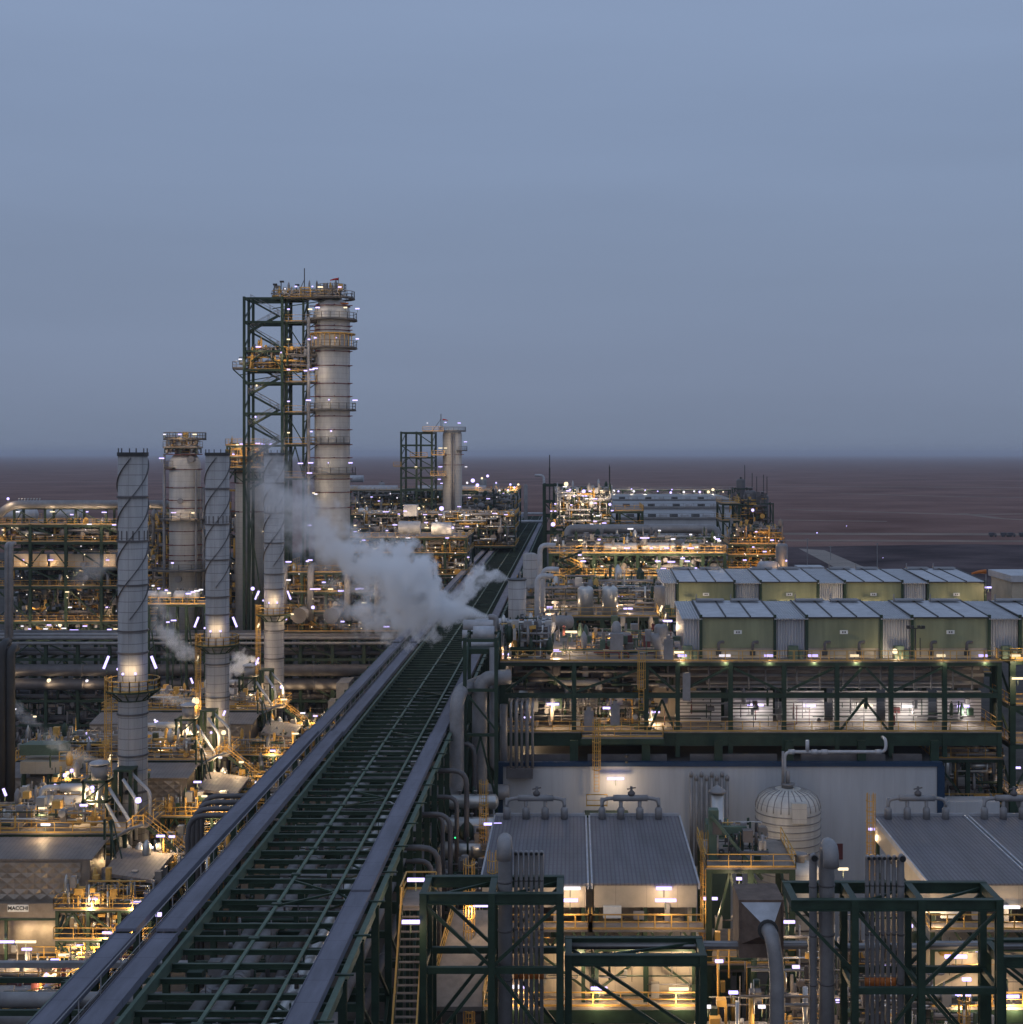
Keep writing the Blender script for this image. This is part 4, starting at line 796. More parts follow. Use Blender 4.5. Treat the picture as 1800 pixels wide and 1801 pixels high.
tangle('small_piping', 'dark pipework in the gap between rack and white building', -12, -7.6, 118, 144, 2, 15, 150, 21, ('pipe_dark', 'pipe', 'green', 'dark'), .1, .35)
b = MB(); b.lathe(*P(801, 1474, 125)[:2], [(.06, 0), (.06, .1)], 8, 0, P(801, 1474, 125).z); tag(b.build('indicator_light', 'green_led'), 'tiny green indicator light in the dark gap', 'indicator light')
b = MB(); b.box(-11.6, 147, 29.3, -8.2, 149.5, 29.8); tag(b.build('small_platform', 'green'), 'small dark platform top by the steam nozzle', 'platform')
b = MB(); b.tube([P(833, 1105, 149)-Vector((0, 0, .5)), P(870, 1105, 149)-Vector((0, 0, .5))], .75, 14); tag(b.build('silencer', 'hood'), 'pale level silencer drum below the steam plume', 'silencer')
# ================================================================== middle distance, right of the rack
def bl(name, label, cat, pa, pb, Y, dep, pys, nx, z0=0, **k):
    return block(name, label, cat, (pa-CX)*Y/F, (pb-CX)*Y/F, Y, Y+dep, [H-(p-CY)*Y/F for p in pys], nx, 2, z0=z0, **k)
def tg(label, pa, pb, Y, dep, pt, pb_, n, seed, **k):
    return tangle('small_piping', label, (pa-CX)*Y/F, (pb-CX)*Y/F, Y+.5, Y+dep, H-(pb_-CY)*Y/F, H-(pt-CY)*Y/F, n, seed, **k)
bl('process_module', 'wide green process module with pale pipes on its roof right of the rack', 'process module', 968, 1275, 235, 22, [1052, 1012, 972], 8, col=.5)
st = thing('switchback_stair', 'orange railed switchback stair at the rack end of the process module', 'stair', ((1000-CX)*233/F, 232, 14)); zz = [H-(p-CY)*233/F for p in (1062, 1042, 1022, 1002, 985, 970)]
for i in range(5):
    xa, xb = (985-CX)*233/F, (1024-CX)*233/F; 
    if i % 2: xa, xb = xb, xa
    stairs(st, xa, xb, 232.2+(i % 2)*1.1, zz[i], zz[i+1])
for i, (pa, pb, py, r) in enumerate(((1000, 1262, 930, .8), (1060, 1240, 958, 1.0))):
    Y = 250-i*8; p = P(pa, py, Y); q_ = P(pb, py, Y); b = MB(); b.pipe([p-Vector((0, 0, 2)), p, q_, q_-Vector((0, 0, 3))], r, 12, 0, 2); tag(b.build('roof_header', 'pipe'), f'{["higher", "lower and fatter"][i]} long pale pipe lying along the roof of process module', 'pipe')
for i, px in enumerate((1078, 1105, 1145, 1172, 1215)):
    Y = 238; hvessel(f'{ordinal(i, 5)}pale drum lying on the roof of process module', (px-CX)*Y/F, Y, H-(963-CY)*Y/F, .85, 2.6, m='alu', group='drums on the process module roof')
tg('warm lit pipework in the top bay of process module', 970, 1275, 235, 15, 975, 1010, 260, 31, r0=.1, r1=.32)
tg('warm lit pipework in the middle bay of process module', 970, 1275, 235, 15, 1014, 1050, 260, 32, r0=.1, r1=.32)
tg('dark pipework in the bottom bay of process module', 970, 1275, 235, 15, 1055, 1100, 170, 33, mats=('pipe_dark', 'pipe', 'green', 'rail'), r0=.1, r1=.3)
tg('small pipes and valves on the roof of process module', 970, 1275, 237, 15, 945, 970, 150, 34, r0=.08, r1=.22)
bl('process_module', 'smaller green process module behind the long pale roof pipe', 'process module', 970, 1130, 290, 18, [985, 950, 925, 898], 4, col=.5)
tg('bright cluster of pipes and valves behind the process module', 975, 1075, 288, 15, 858, 930, 300, 35, mats=('alu', 'pipe', 'green', 'rail', 'hood'), r0=.1, r1=.3)
for i, px in enumerate((1006, 1020, 1032, 1044)): p = P(px, 880-i*2, 292); vvessel(f'{ordinal(i, 4)}slim pale column among the bright lamps right of the rack', p.x, p.y, 22, .55, p.z-22, 'alu', 'slim pale columns right of the rack', name='slim_column')
bl('open_mast_tower', 'open green frame with a lattice mast at the far end of rack', 'steel frame', 957, 993, 330, 8, [935, 905, 880, 851], 2, col=.6, rails=False, deck=False)
b = MB(); p = P(967, 800, 330); b.bar(p-Vector((0, 0, 7)), p, .22); b.bar(p-Vector((0, 0, 6.6)), p+Vector((3.4, 0, -10)), .06); b.bar(p-Vector((0, 0, 3)), p-Vector((0, 0, 12)), .35); tag(b.build('lightning_mast', 'dark'), 'thin dark mast standing on the frame at the rack end', 'mast')
b = MB(); p = P(1059, 857, 300); b.box(p.x-.85, p.y, p.z-4.2, p.x+.85, p.y+1.6, p.z); b.bar((p.x+1.6, p.y, p.z-4), (p.x+1.6, p.y, p.z+4.4), .25); tag(b.build('dark_box_tower', 'dark'), 'dark square box with a mast among the bright lamps', 'tower')
# long sheds behind
for i, (pa, pb, py, Y, dep) in enumerate(((1084, 1276, 912, 400, 50), (1080, 1290, 893, 455, 55), (1075, 1290, 880, 515, 70))):
    p = P(pa, py, Y); q_ = P(pb, py, Y); t = thing('long_shed', f'{["nearest", "middle", "farthest"][i]} of the long pale sheds behind the process module', 'shed', ((p.x+q_.x)/2, Y, 0))
    b = MB(); b.box(p.x, Y, 0, q_.x, Y+dep, p.z); b.build('wall', 'wall', t)
    b = MB(); b.box(p.x-.6, Y-.8, p.z, q_.x+.6, Y+dep, p.z+.35); b.build('roof', 'pipe', t)
    for k in range(8): b = MB(); x = p.x+3+k*(q_.x-p.x-6)/8; b.box(x, Y+3, p.z+.35, x+2.2, Y+5, p.z+1.1); b.build('roof_vent', 'hood' if k % 2 else 'dark', t)
    b = MB(); b.rail([(p.x, Y-.5, p.z+.35), (q_.x, Y-.5, p.z+.35)], 1.1, .1, 3); b.build('handrail', 'pipe', t)
bl('far_gantry', 'long dark gantry with a row of lamps behind the sheds', 'gantry', 1075, 1285, 590, 8, [872, 861], 10, col=.5, rails=True, rm='pipe')
lamps('on the far gantry behind the pale sheds', [(1080, 863), (1088, 864), (1111, 860), (1115, 864), (1135, 862), (1157, 864), (1180, 866), (1182, 861), (1203, 865), (1221, 864), (1231, 865), (1246, 865), (1254, 861), (1272, 865)], 588, 260, 1.5, 'd', col=(1, .86, .66), every=2)
# dark column cluster at its right end
for i, (px, pt, r, Y) in enumerate(((1303, 842, 1.1, 350), (1320, 862, 1.5, 345), (1341, 869, 1.5, 340))):
    p = P(px, pt, Y); vvessel(f'{["leftmost and tallest", "middle", "rightmost"][i]} dark column tower of the three at the module right end', p.x, p.y, 0, r, p.z, 'pipe_dark', rings=6, name='column_tower')
    block('column_cage_tower', f'green steel cage around the {["leftmost", "middle", "rightmost"][i]} dark column tower', 'steel frame', p.x-r-.7, p.x+r+.7, Y-2.6, Y+2.4, [p.z*k/6 for k in (2, 3, 4, 5, 5.7)], 1, 2, col=.3, rails=False, deck=False)
for i, (px, pt, Y) in enumerate(((1310, 818, 350), (1323, 832, 346), (1331, 838, 344), (1343, 835, 340), (1349, 838, 342), (1072, 817, 500))):
    b = MB(); p = P(px, pt, Y); b.bar(p, p-Vector((0, 0, 8)), .16); tag(b.build('lightning_mast', 'dark'), f'{ordinal(i, 6)}thin lightning mast above the dark column towers', 'mast', 'thin lightning masts')
bl('process_module', 'green module with orange lit decks below the dark column towers', 'process module', 1283, 1378, 275, 14, [1035, 998, 975, 956], 3, col=.45)
bl('process_module', 'narrow tall green module between the sheds and dark towers', 'process module', 1272, 1300, 300, 12, [990, 950, 915, 885], 1, col=.45)
tg('orange lit pipework below the dark column towers', 1285, 1378, 275, 12, 925, 1035, 230, 36, mats=('rail', 'pipe', 'green', 'pipe_dark', 'deck'), r0=.1, r1=.3)
tg('pipework on the dark column towers', 1285, 1350, 336, 5, 870, 985, 110, 37, mats=('pipe_dark', 'green', 'rail', 'pipe'), r0=.1, r1=.3)
p = P(1375, 955, 262); vvessel('small domed vessel standing apart at the right end of module', p.x, p.y, 0, 1.15, p.z, 'pipe', rings=3)
p = P(1353, 998, 262); hvessel('pale horizontal drum beside the small domed vessel', p.x, p.y, p.z, 1.2, 3.4, m='hood')
for i, (pa, pb) in enumerate(((1404, 1424), (1425, 1450))): b = MB(); p = P(pa, 997, 330); q_ = P(pb, 997, 330); b.box(p.x, 330, 0, q_.x, 336, p.z); tag(b.build('cabin', 'hood'), f'{["left", "right"][i]} small pale cabin behind the back row of coolers', 'cabin')
b = MB(); p = P(1780, 1023, 200); b.box(p.x, 200, 26, p.x+8, 210, p.z); b.box(p.x-.3, 199.5, p.z, p.x+8, 210.5, p.z+.9, 1); tag(b.build('edge_hut', ['beige', 'hood']), 'small hut with pale roof at the right edge behind the coolers', 'hut')
lamps('in the bright cluster right of the rack', [(996, 851, None, 'd', 1.1), (994, 856), (1000, 863), (1003, 861), (1027, 864, None, 'd', .9), (1026, 872), (1032, 877), (1025, 887, None, 'd', 1.1), (1031, 872), (1047, 877), (1047, 885), (1005, 888), (1073, 887, None, 'd', .9), (1077, 898), (977, 886), (970, 899), (987, 899), (973, 922, None, 'd', 1.1), (1041, 922), (1063, 920), (1047, 917), (1052, 907), (977, 899), (1010, 873), (1038, 864), (1058, 863)], 286, 130, .9, every=2, group='lamps in the bright cluster right of the rack')
lamps('in the top bay of the process module', [(977, 950), (1021, 950), (1134, 946, None, 't', 1.6), (1184, 948), (1215, 940), (1257, 945, None, 'd', 1.0), (1262, 948), (1265, 951), (1054, 949), (1080, 964), (1103, 964), (1146, 964), (1173, 964), (1215, 964), (1109, 930), (1160, 933)], 234, 110, 1.0, group='lamps in the top bay of process module')
lamps('in the middle bay of the process module', [(1020, 976), (979, 1001), (1026, 987), (1059, 996), (1087, 999, None, 'd', .9), (1157, 987, None, 't', 1.4), (1181, 988, None, 't', 1.3), (1201, 982), (1209, 987, None, 't', 1.4), (1167, 1000), (1224, 999), (1110, 1020), (1190, 1022), (1000, 1026), (1060, 1022)], 234, 120, .9, group='lamps in the middle bay of process module')
lamps('on the dark column towers', [(1324, 897, 330, 'd', 1.1), (1330, 935, 272), (1310, 985, 272), (1345, 970, 272), (1325, 962, 272), (1300, 1005, 272), (1383, 986, 260, 'd', .9), (1358, 950, 272)], 272, 130, .9, col=(1, .55, .2))
lamps('standing alone in the open field', [(1437, 937, 880, 'd', 2.0), (1489, 925, 980, 'd', 1.5), (1756, 927, 980, 'd', 1.2), (1630, 1001, 560, 'd', 1.4), (1519, 1002, 600, 'd', .6), (1553, 981, 680, 'd', .6)], 700, 0, 1.0, 'd')
# field masts and lorries
for i, (px, pt, pb) in enumerate(((1420, 947, 990), (1543, 955, 1010), (1461, 960, 975))):
    Y = H*F/(pb+10-CY); p = P(px, pt, Y); b = MB(); b.bar((p.x, p.y, 0), p, .3); b.bar(p-Vector((.8, 0, .3)), p+Vector((.8, 0, -.3)), .15); tag(b.build('light_pole', 'pipe'), f'{["left", "right", "short middle"][i]} faint light pole standing in the open field', 'pole')
for i, px in enumerate((1746, 1767, 1779, 1799)):
    Y = 855; x = (px-CX)*Y/F; t = thing('lorry', f'{ordinal(i, 4)}dark lorry parked beside the far dirt road', 'lorry', (x, Y, 0))
    b = MB(); b.box(x-1.9, Y, .8, x+1.0, Y+2.2, 2.6); b.build('cargo_box', 'truck', t); b = MB(); b.box(x+1.1, Y, .7, x+2.1, Y+2.2, 2.3); b.box(x+2.1, Y+.1, .7, x+2.6, Y+2.1, 1.5); b.build('cab', 'pipe_dark', t)
    for k in (-1.4, -.4, 1.7): b = MB(); b.tube([(x+k, Y-.1, .5), (x+k, Y+.3, .5)], .5, 10); b.build('wheel', 'black', t)
# ================================================================== middle distance, left and centre of the rack
# stair tower beside the great column
TX0, TX1, TY = (437-CX)*250/F, (503-CX)*250/F, 247.0
lv = [H-(p-CY)*250/F for p in (840, 781, 725, 672, 650, 617, 566, 525)]
block('stair_tower', 'tall open green stair tower beside the great pale column', 'stair tower', TX0, TX1, TY, TY+7, lv, 1, 3, col=.42, deck=False, rails=False)
block('stair_tower', 'slim green shaft joined to the right side of tall stair tower', 'stair tower', (507-CX)*250/F, (536-CX)*250/F, TY+2, TY+6, [H-(p-CY)*250/F for p in (840, 781, 725, 672, 640, 617, 566, 525)], 1, 2, col=.36, deck=True, rails=True)
tt = thing('switchback_stair', 'zigzag stair climbing inside the tall green stair tower', 'stair', ((TX0+TX1)/2, TY, 20)); z = H-(860-CY)*.1; k = 0
while z < 76:
    xa, xb = (TX0+.7, TX1-.9); 
    if k % 2: xa, xb = xb, xa
    stairs(tt, xa, xb, TY+.5+(k % 2)*1.2, z, z+2.75, m='pipe'); z += 2.75; k += 1
for i, (pa, pb, py) in enumerate(((535, 560, 566), (536, 552, 612), (425, 560, 640), (535, 560, 672), (535, 556, 725), (535, 560, 781), (536, 560, 832), (482, 600, 524), (413, 437, 648), (440, 550, 650), (502, 560, 625))):
    p = P(pa, py, 249); q_ = P(pb, py, 249); t = thing('bridge_platform', f'{ORD[i] if i else "topmost narrow"} railed platform {"".join(["bridging the stair tower and great column"])} ', 'platform', ((p.x+q_.x)/2, 248, p.z))
    t['label'] = ['narrow platform just under the top of great column', 'narrow platform level with the ringed gallery', 'long platform reaching past the stair tower left side', 'platform at the two thirds height of the great column', 'platform at half height of the great column', 'platform where steam touches the great column', 'lowest visible platform between stair tower and great column', 'topmost walkway between stair tower and column dome', 'bracket platform sticking out left of the stair tower', 'wide platform crossing the stair tower above half height', 'short platform right of the slim shaft'][i]
    b = MB(); b.box(p.x, 247.5, p.z-.2, q_.x, 250.5, p.z); b.build('deck', 'grate', t); b = MB(); b.rail([(p.x, 250.4, p.z), (p.x, 247.6, p.z), (q_.x, 247.6, p.z)], 1.1, .08, 1.5); b.build('handrail', 'rail' if i in (5, 7, 9, 3) else 'deck', t)
    b = MB(); b.bar((p.x, 248, p.z-2), (q_.x, 248, p.z-.2), .15) if i != 8 else b.bar((q_.x, 248, p.z-2.4), (p.x, 248, p.z-.2), .2); b.build('bracket', 'green', t)
# great column
def column(px, pt, pb, Y, r, label, plats, rings, m='vessel', z0=0, name='distillation_column'):
    p = P(px, pt, Y); x = p.x; h = p.z; t = thing(name, label, 'column', (x, Y, z0)); b = MB()
    b.lathe(x, Y, [(r, z0), (r, h-r*.75), (r*.92, h-r*.45), (r*.72, h-r*.2), (r*.4, h-r*.04), (.04, h)], 32); b.build('shell', m, t)
    for py in rings:
        z = H-(py-CY)*Y/F; b = MB(); b.ring(x, Y, z, r*.99, r*1.03, .12, 28, 0)
        for a in (190, 235, 285, 340): ca, sa = math.cos(math.radians(a)), math.sin(math.radians(a)); b.bar((x+ca*r, Y+sa*r, z+.1), (x+ca*(r+.9), Y+sa*(r+.9), z+.1), .16)
        b.build('stiffening_ring', 'maroon', t)
    for py, w_, a0, a1 in plats:
        z = H-(py-CY)*Y/F; pl = MB(); n = 26; A = [math.radians(a0+(a1-a0)*k/n) for k in range(n+1)]
        for k in range(n):
            c0, s0, c1_, s1_ = math.cos(A[k]), math.sin(A[k]), math.cos(A[k+1]), math.sin(A[k+1])
            i = len(pl.v)
            for zz in (z-.2, z):
                for (c, s) in ((c0, s0), (c1_, s1_)):
                    for rr in (r, r+w_): pl.v.append((x+c*rr, Y+s*rr, zz))
            for f in ((0,2,3,1),(4,5,7,6),(1,3,7,5),(0,4,6,2)): pl.face(tuple(i+q for q in f))
        o = pl.build('ring_platform', 'grate', t)
        pl = MB(); pl.arc_rail(x, Y, z, r+w_-.08, 1.15, .09, a0, a1); pl.build('handrail', 'deck', o)
    return t, x, h
t, gx, gh = column(585, 524, 1000, 250, 3.08, 'great pale distillation column towering over the plant', [(563, 1.3, 150, 400), (612, 1.3, 150, 400), (721, 1.1, 150, 400), (780, .9, 150, 330), (833, 1.1, 150, 400), (525, .9, 0, 360)], [540, 576, 583, 620, 645, 676, 699, 733, 757, 783, 806, 843, 866, 893])
b = MB(); b.lathe(gx, 250, [(.5, 0), (.5, 1.2), (1.5, 1.2), (1.5, 1.35)], 14, 0, gh-.3); b.pipe([(gx+.4, 250, gh), (gx+.4, 250, gh+2.2), (gx+1.2, 250, gh+2.2), (gx+1.2, 250, gh-2)], .45, 10); b.build('overhead_pipe', 'alu', t)
b = MB(); b.arc_rail(gx, 250, gh+1.2, 2.4, 1.1, .09); b.build('handrail', 'deck', t)
b = MB()
for k in range(12): a = math.radians(195+k*13); b.bar((gx+math.cos(a)*3.9, 250+math.sin(a)*3.9, H-(612-CY)*.1), (gx+math.cos(a)*3.9, 250+math.sin(a)*3.9, H-(589-CY)*.1), .14)
b.ring(gx, 250, H-(589-CY)*.1, 3.8, 4.05, .2, 28); b.build('gallery_cage', 'rail', t)
b = MB(); b.box(gx+1.2, 248, gh-1.3, gx+3.1, 248.6, gh-1.05); tag(b.build('davit', 'orange'), 'orange davit beam at the top of the great column', 'davit')
b = MB(); p = P(536, 472, 249); b.bar(p, p-Vector((0, 0, 5.2)), .14); b.bar(p-Vector((0, 0, 2)), p+Vector((-1.4, 0, -5)), .1); tag(b.build('lightning_mast', 'dark'), 'tall thin mast on top of the stair tower', 'mast')
for i, (px, pt) in enumerate(((483, 502), (495, 497), (522, 503))): b = MB(); p = P(px, pt, 249); b.bar(p, (p.x, p.y, H-(524-CY)*.1), .14); b.box(p.x-.2, p.y-.2, p.z, p.x+.5, p.y+.2, p.z+.3); tag(b.build('camera_pole', 'dark'), f'{["left", "middle", "right"][i]} short camera pole on top of the tall stair tower', 'pole')
b = MB(); b.pipe([(gx-3.6, 247, H-(560-CY)*.1), (gx-3.6, 247, H-(905-CY)*.1)], .28, 8); tag(b.build('down_pipe', 'pipe'), 'thin grey pipe running down the left of the great column', 'pipe')
b = MB(); b.pipe([((497-CX)*.1, 253, H-(540-CY)*.1), ((497-CX)*.1, 253, H-(1000-CY)*.1)], .4, 10); tag(b.build('down_pipe', 'pipe'), 'grey pipe running down inside the tall stair tower', 'pipe')
tangle('small_piping', 'orange lit pipes and valves on the middle decks of stair tower', TX0, (553-CX)*.1, 247, 253, H-(655-CY)*.1, H-(612-CY)*.1, 90, 41, ('rail', 'pipe', 'deck', 'green'), .08, .22)
tangle('small_piping', 'small pipes and lamp brackets on the top deck of stair tower', (480-CX)*.1, (605-CX)*.1, 247, 252, H-(525-CY)*.1, H-(508-CY)*.1, 40, 42, ('pipe', 'rail', 'deck'), .06, .15)
lamps('at the top of the great column', [(564, 505), (598, 505), (546, 544), (559, 541), (608, 541), (629, 543), (521, 504, None, 't', .4), (550, 504, None, 't', .4), (502, 508, None, 't', .4)], 246.2, 35, .95, col=(1, .8, .55))
lamps('on the ringed gallery of the great column', [(544, 597), (555, 594), (629, 596), (592, 594, None, 'd', .5), (549, 650), (555, 648), (538, 652)], 245.7, 45, .9, col=(1, .78, .5))
lamps('on the lower half of the great column', [(543, 704), (625, 704), (579, 703, 246, 'd', .5), (548, 759), (583, 758, 246, 'd', .5), (529, 815), (547, 814), (617, 814), (578, 814, 246, 'd', .5), (545, 832), (552, 867), (556, 869), (545, 924), (625, 924)], 245.6, 40, .9, col=(1, .8, .55))
lamps('inside the slim shaft of the stair tower', [(508, 544), (508, 597), (508, 650), (508, 706), (508, 761), (455, 610, None, 't', 1.5), (423, 632), (495, 620, None, 'd', .5), (452, 678, None, 'd', .4), (450, 733, None, 'd', .4)], 246.5, 90, .7, 't', every=1)
# second column and its tower
column(796, 752, 900, 420, 2.85, 'farther pale column with twin pipes beside a green frame', [(758, 1.2, 0, 360), (792, 1.6, -60, 60), (800, 1.2, 120, 240)], [800, 818], m='vessel')
b = MB()
for px in (795, 799): b.tube([((px-CX)*417/F, 416.8, 28), ((px-CX)*417/F, 416.8, H-(762-CY)*417/F)], .3, 8)
tag(b.build('twin_pipe', 'pipe'), 'twin upright pipes running up the farther column', 'pipe')
bl('stair_tower', 'open green frame left of the farther pale column', 'steel frame', 706, 760, 415, 12, [912, 885, 860, 839, 821, 803, 781, 759], 2, col=.55, deck=False, rails=False)
for i, (pa, pb, py) in enumerate(((744, 780, 758), (722, 752, 803), (760, 782, 800), (758, 785, 836), (693, 706, 820))):
    p = P(pa, py, 414); q_ = P(pb, py, 414); b = MB(); b.box(p.x, 413.5, p.z-.25, q_.x, 418, p.z); b.rail([(p.x, 413.6, p.z), (q_.x, 413.6, p.z)], 1.2, .12, 2, 1); tag(b.build('bridge_platform', ['deck', 'rail']), f'{["top", "inner upper", "right upper", "right lower", "outer left"][i]} orange platform on the frame beside farther column', 'platform')
b = MB(); p = P(776, 728, 415); b.bar(p, p-Vector((0, 0, 5)), .2); b.bar(p-Vector((0, 0, 1.5)), p+Vector((-2.5, 0, -5)), .12); tag(b.build('lightning_mast', 'dark'), 'thin mast on top of the farther green frame', 'mast')
lamps('around the farther pale column', [(784, 743), (808, 744), (752, 744, None, 't', .5), (819, 777), (775, 788), (784, 788), (732, 821), (775, 821), (820, 821), (773, 843), (777, 850)], 411, 200, 1.2)
# vessels left of centre
column(326, 795, 1010, 258, 2.8, 'stout pale column standing between the two nearest stacks', [(772, 1.0, 0, 360), (822, .9, 150, 250), (912, 1.7, 150, 400), (1000, 3.2, 150, 400)], [800, 826, 858, 880, 894, 934, 958, 976, 985], z0=12)
b = MB()
for dx, dy, r_, za, zb_ in ((-3.4, -1.2, .22, 14, 50), (-3.9, .5, .3, 14, 46), (2.6, -2.3, .18, 14, 47), (3.5, -.8, .3, 14, 44)): b.tube([((326-CX)*258/F+dx, 258+dy, za), ((326-CX)*258/F+dx, 258+dy, zb_)], r_, 8)
b.lathe((323-CX)*258/F, 258, [(1.5, 49.6), (1.5, 51.6)], 16); b.tube([((326-CX)*258/F, 257, 41.5), ((326-CX)*258/F, 254.7, 41.5)], .5, 12); b.tube([((343-CX)*258/F, 257, 49), ((343-CX)*258/F, 255.2, 49)], .6, 12); b.tube([((323-CX)*258/F, 257, 27.5), ((323-CX)*258/F, 254.6, 27.5)], .6, 12)
tag(b.build('down_pipe', 'pipe'), 'cluster of thin pipes and manholes fixed to the stout pale column', 'pipe')
tangle('small_piping', 'valves and small pipes on the crown of the stout pale column', -73.5, -68, 255.8, 258.5, 49.8, 53, 45, 131, ('pipe', 'deck', 'rail', 'alu'), .08, .2)
block('valve_platform', 'grey railed platform crowning the stout pale column', 'platform', (292-CX)*256/F, (347-CX)*256/F, 255.5, 258.8, [H-(787-CY)*256/F], 2, 2, z0=H-(797-CY)*256/F, col=.2, rm='deck')
lamps('at the top of the stout pale column', [(290, 764), (317, 764), (343, 764), (285, 806), (306, 902), (340, 902)], 254, 90, .9)
column(440, 790, 1010, 262, 2.6, 'steam veiled pale column left of the tall stair tower', [(830, 1.2, 0, 360)], [850, 900], z0=10)
block('valve_platform', 'lamp lit valve platform half hidden in steam left of stair tower', 'platform', (405-CX)*256/F, (462-CX)*256/F, 254, 260, [H-(822-CY)*256/F, H-(802-CY)*256/F, H-(783-CY)*256/F], 2, 2, z0=H-(850-CY)*256/F, col=.3)
b = MB(); b.tube([((432-CX)*.1008, 252, 12), ((432-CX)*.1008, 252, H-(826-CY)*.1008)], .42, 10); tag(b.build('down_pipe', 'pipe'), 'tall pale pipe standing below the steam veiled platform', 'pipe')
tangle('small_piping', 'small pipes on the steam veiled valve platform', (405-CX)*.1024, (465-CX)*.1024, 254, 259, H-(830-CY)*.1024, H-(780-CY)*.1024, 70, 43, ('pipe', 'deck', 'rail', 'green'), .06, .2)
lamps('on the steam veiled valve platform', [(426, 781), (445, 783), (476, 781), (454, 780), (463, 781), (411, 799), (418, 782)], 253, 80, .8)
for i, (px, wd, Y) in enumerate(((422, 3.2, 268),)): pass
# big left module
bl('process_module', 'big dark green module along the left edge topped by a long pale pipe', 'process module', -8, 430, 290, 26, [1122, 1092, 1030, 997, 952, 922], 7, col=.6)
b = MB(); p = P(20, 887, 289); q_ = P(296, 887, 289); b.pipe([p+Vector((-3.5, 0, -3)), p, q_], .85, 14); b.pipe([q_-Vector((.6, 0, 0)), q_+Vector((1.5, 0, .5)), q_+Vector((3, 0, 2.6)), q_+Vector((3, 0, 6.5))], .7, 12); tag(b.build('long_pipe', 'pipe'), 'long pale pipe along the roof of the big left module', 'pipe')
bl('roof_truss', 'green roof truss carrying the long pale pipe at left', 'truss', 26, 296, 290, 5, [892], 5, z0=H-(924-CY)*290/F, col=.4, rails=False, deck=False)
for i in range(8): b = MB(); p = P(34+i*5.2, 877, 291); b.pipe([p+Vector((.2, 0, 0)), p, p-Vector((0, 0, 1))], .12, 6); tag(b.build('small_vent', 'alu'), f'{ordinal(i, 8)}tiny vent on the long pale pipe', 'vent', 'tiny vents on the long pale pipe')
for i, (pa, pb) in enumerate(((27, 85), (90, 148), (150, 205), (265, 300))):
    b = MB(); p = P(pa, 998, 292); q_ = P(pb, 974, 292); b.box(p.x, 291.5, p.z, q_.x, 292, q_.z); tag(b.build('cladding_wall', 'beige'), f'{ordinal(i, 4)}beige cladding panel in the middle of big left module', 'panel', 'beige panels of the big left module')
for i, (px, py) in enumerate(((115, 905), (34, 905), (170, 948), (60, 1050))): p = P(px, py, 300); hvessel(f'{["middle", "leftmost", "right", "lowest"][i]} pale drum inside the big left module', p.x, p.y, p.z, 1.3, 7, m='hood')
tg('warm lit pipework on the top deck of big left module', 0, 300, 290, 18, 925, 952, 330, 51, r0=.12, r1=.4)
tg('dark pipework on the second tier of big left module', 0, 300, 290, 18, 955, 972, 160, 52, mats=('pipe_dark', 'pipe', 'green'), r0=.12, r1=.4)
tg('dark pipework on the third tier of big left module', 0, 440, 290, 18, 1000, 1090, 420, 53, mats=('pipe_dark', 'green', 'pipe', 'rail', 'dark'), r0=.12, r1=.45)
tg('lamp lit equipment on the lowest deck of big left module', 0, 440, 290, 14, 1095, 1120, 260, 54, mats=('pipe', 'deck', 'green', 'rail', 'alu'), r0=.12, r1=.35)
lamps('on the roof deck of the big left module', [(15, 877, None, 'd', 1.1), (32, 900), (93, 900), (154, 900), (127, 905), (184, 901), (158, 922, None, 't', 2.1), (202, 923, None, 't', 1.5), (6, 932), (277, 901)], 288.5, 170, 1.0)
lamps('on the middle tiers of the big left module', [(80, 935, 293), (263, 933), (293, 938), (263, 976), (279, 990), (285, 991), (267, 1013), (119, 1041), (124, 1068), (140, 1000, 292), (90, 985, 291), (40, 985, 291), (190, 985, 291), (60, 1060, 292), (190, 1068, 293)], 288.5, 150, 1.0, col=(1, .66, .32))
lamps('on the lowest deck of the big left module', [(81, 1106, None, 't', 2.0), (113, 1105, None, 't', 2.0), (131, 1108, None, 't', 1.8), (27, 1114, None, 't', 1.8), (87, 1099), (53, 1106), (205, 1106), (193, 1107), (40, 1101), (150, 1101)], 288, 170, 1.1)
# left vertical pipes
for i, (px, pt, Y, r) in enumerate(((13, 957, 240, .4), (20, 957, 240, .4), (6, 1132, 172, .5), (20, 1142, 172, .5))):
    p = P(px, pt, Y); b = MB(); b.pipe([p+Vector((0, 1.5, 0)), p, (p.x, p.y, 8)], r, 12); tag(b.build('tall_pipe', 'pipe' if i < 2 else 'dark'), f'{["left of two slim pale pipes", "right of two slim pale pipes", "left of two fat dark pipes", "right of two fat dark pipes"][i]} standing at the left edge', 'pipe')
# centre modules
bl('process_module', 'green module behind the two nearest stacks with orange decks', 'process module', 258, 440, 268, 18, [1120, 1080, 1040, 1000, 960, 930], 4, col=.45)
tg('orange lit pipework between the first two stacks', 255, 300, 262, 12, 905, 1040, 140, 61, mats=('rail', 'pipe', 'deck', 'green'), r0=.1, r1=.3)
tg('orange lit pipework between the second and third stacks', 395, 475, 262, 12, 860, 1120, 300, 62, mats=('rail', 'pipe', 'deck', 'green', 'pipe_dark'), r0=.1, r1=.3)
bl('pipe_bridge', 'slanted looking pipe bridge with a row of lamps left of second stack', 'platform', 262, 362, 236, 6, [1062], 3, col=.4)
for i, px in enumerate((268, 291, 318, 340)): p = P(px, 1053, 239); hvessel(f'{ordinal(i, 4)}pale drum on the pipe bridge left of second stack', p.x, p.y, p.z+.6, .8, 1.6, m='hood', group='drums on the pipe bridge')
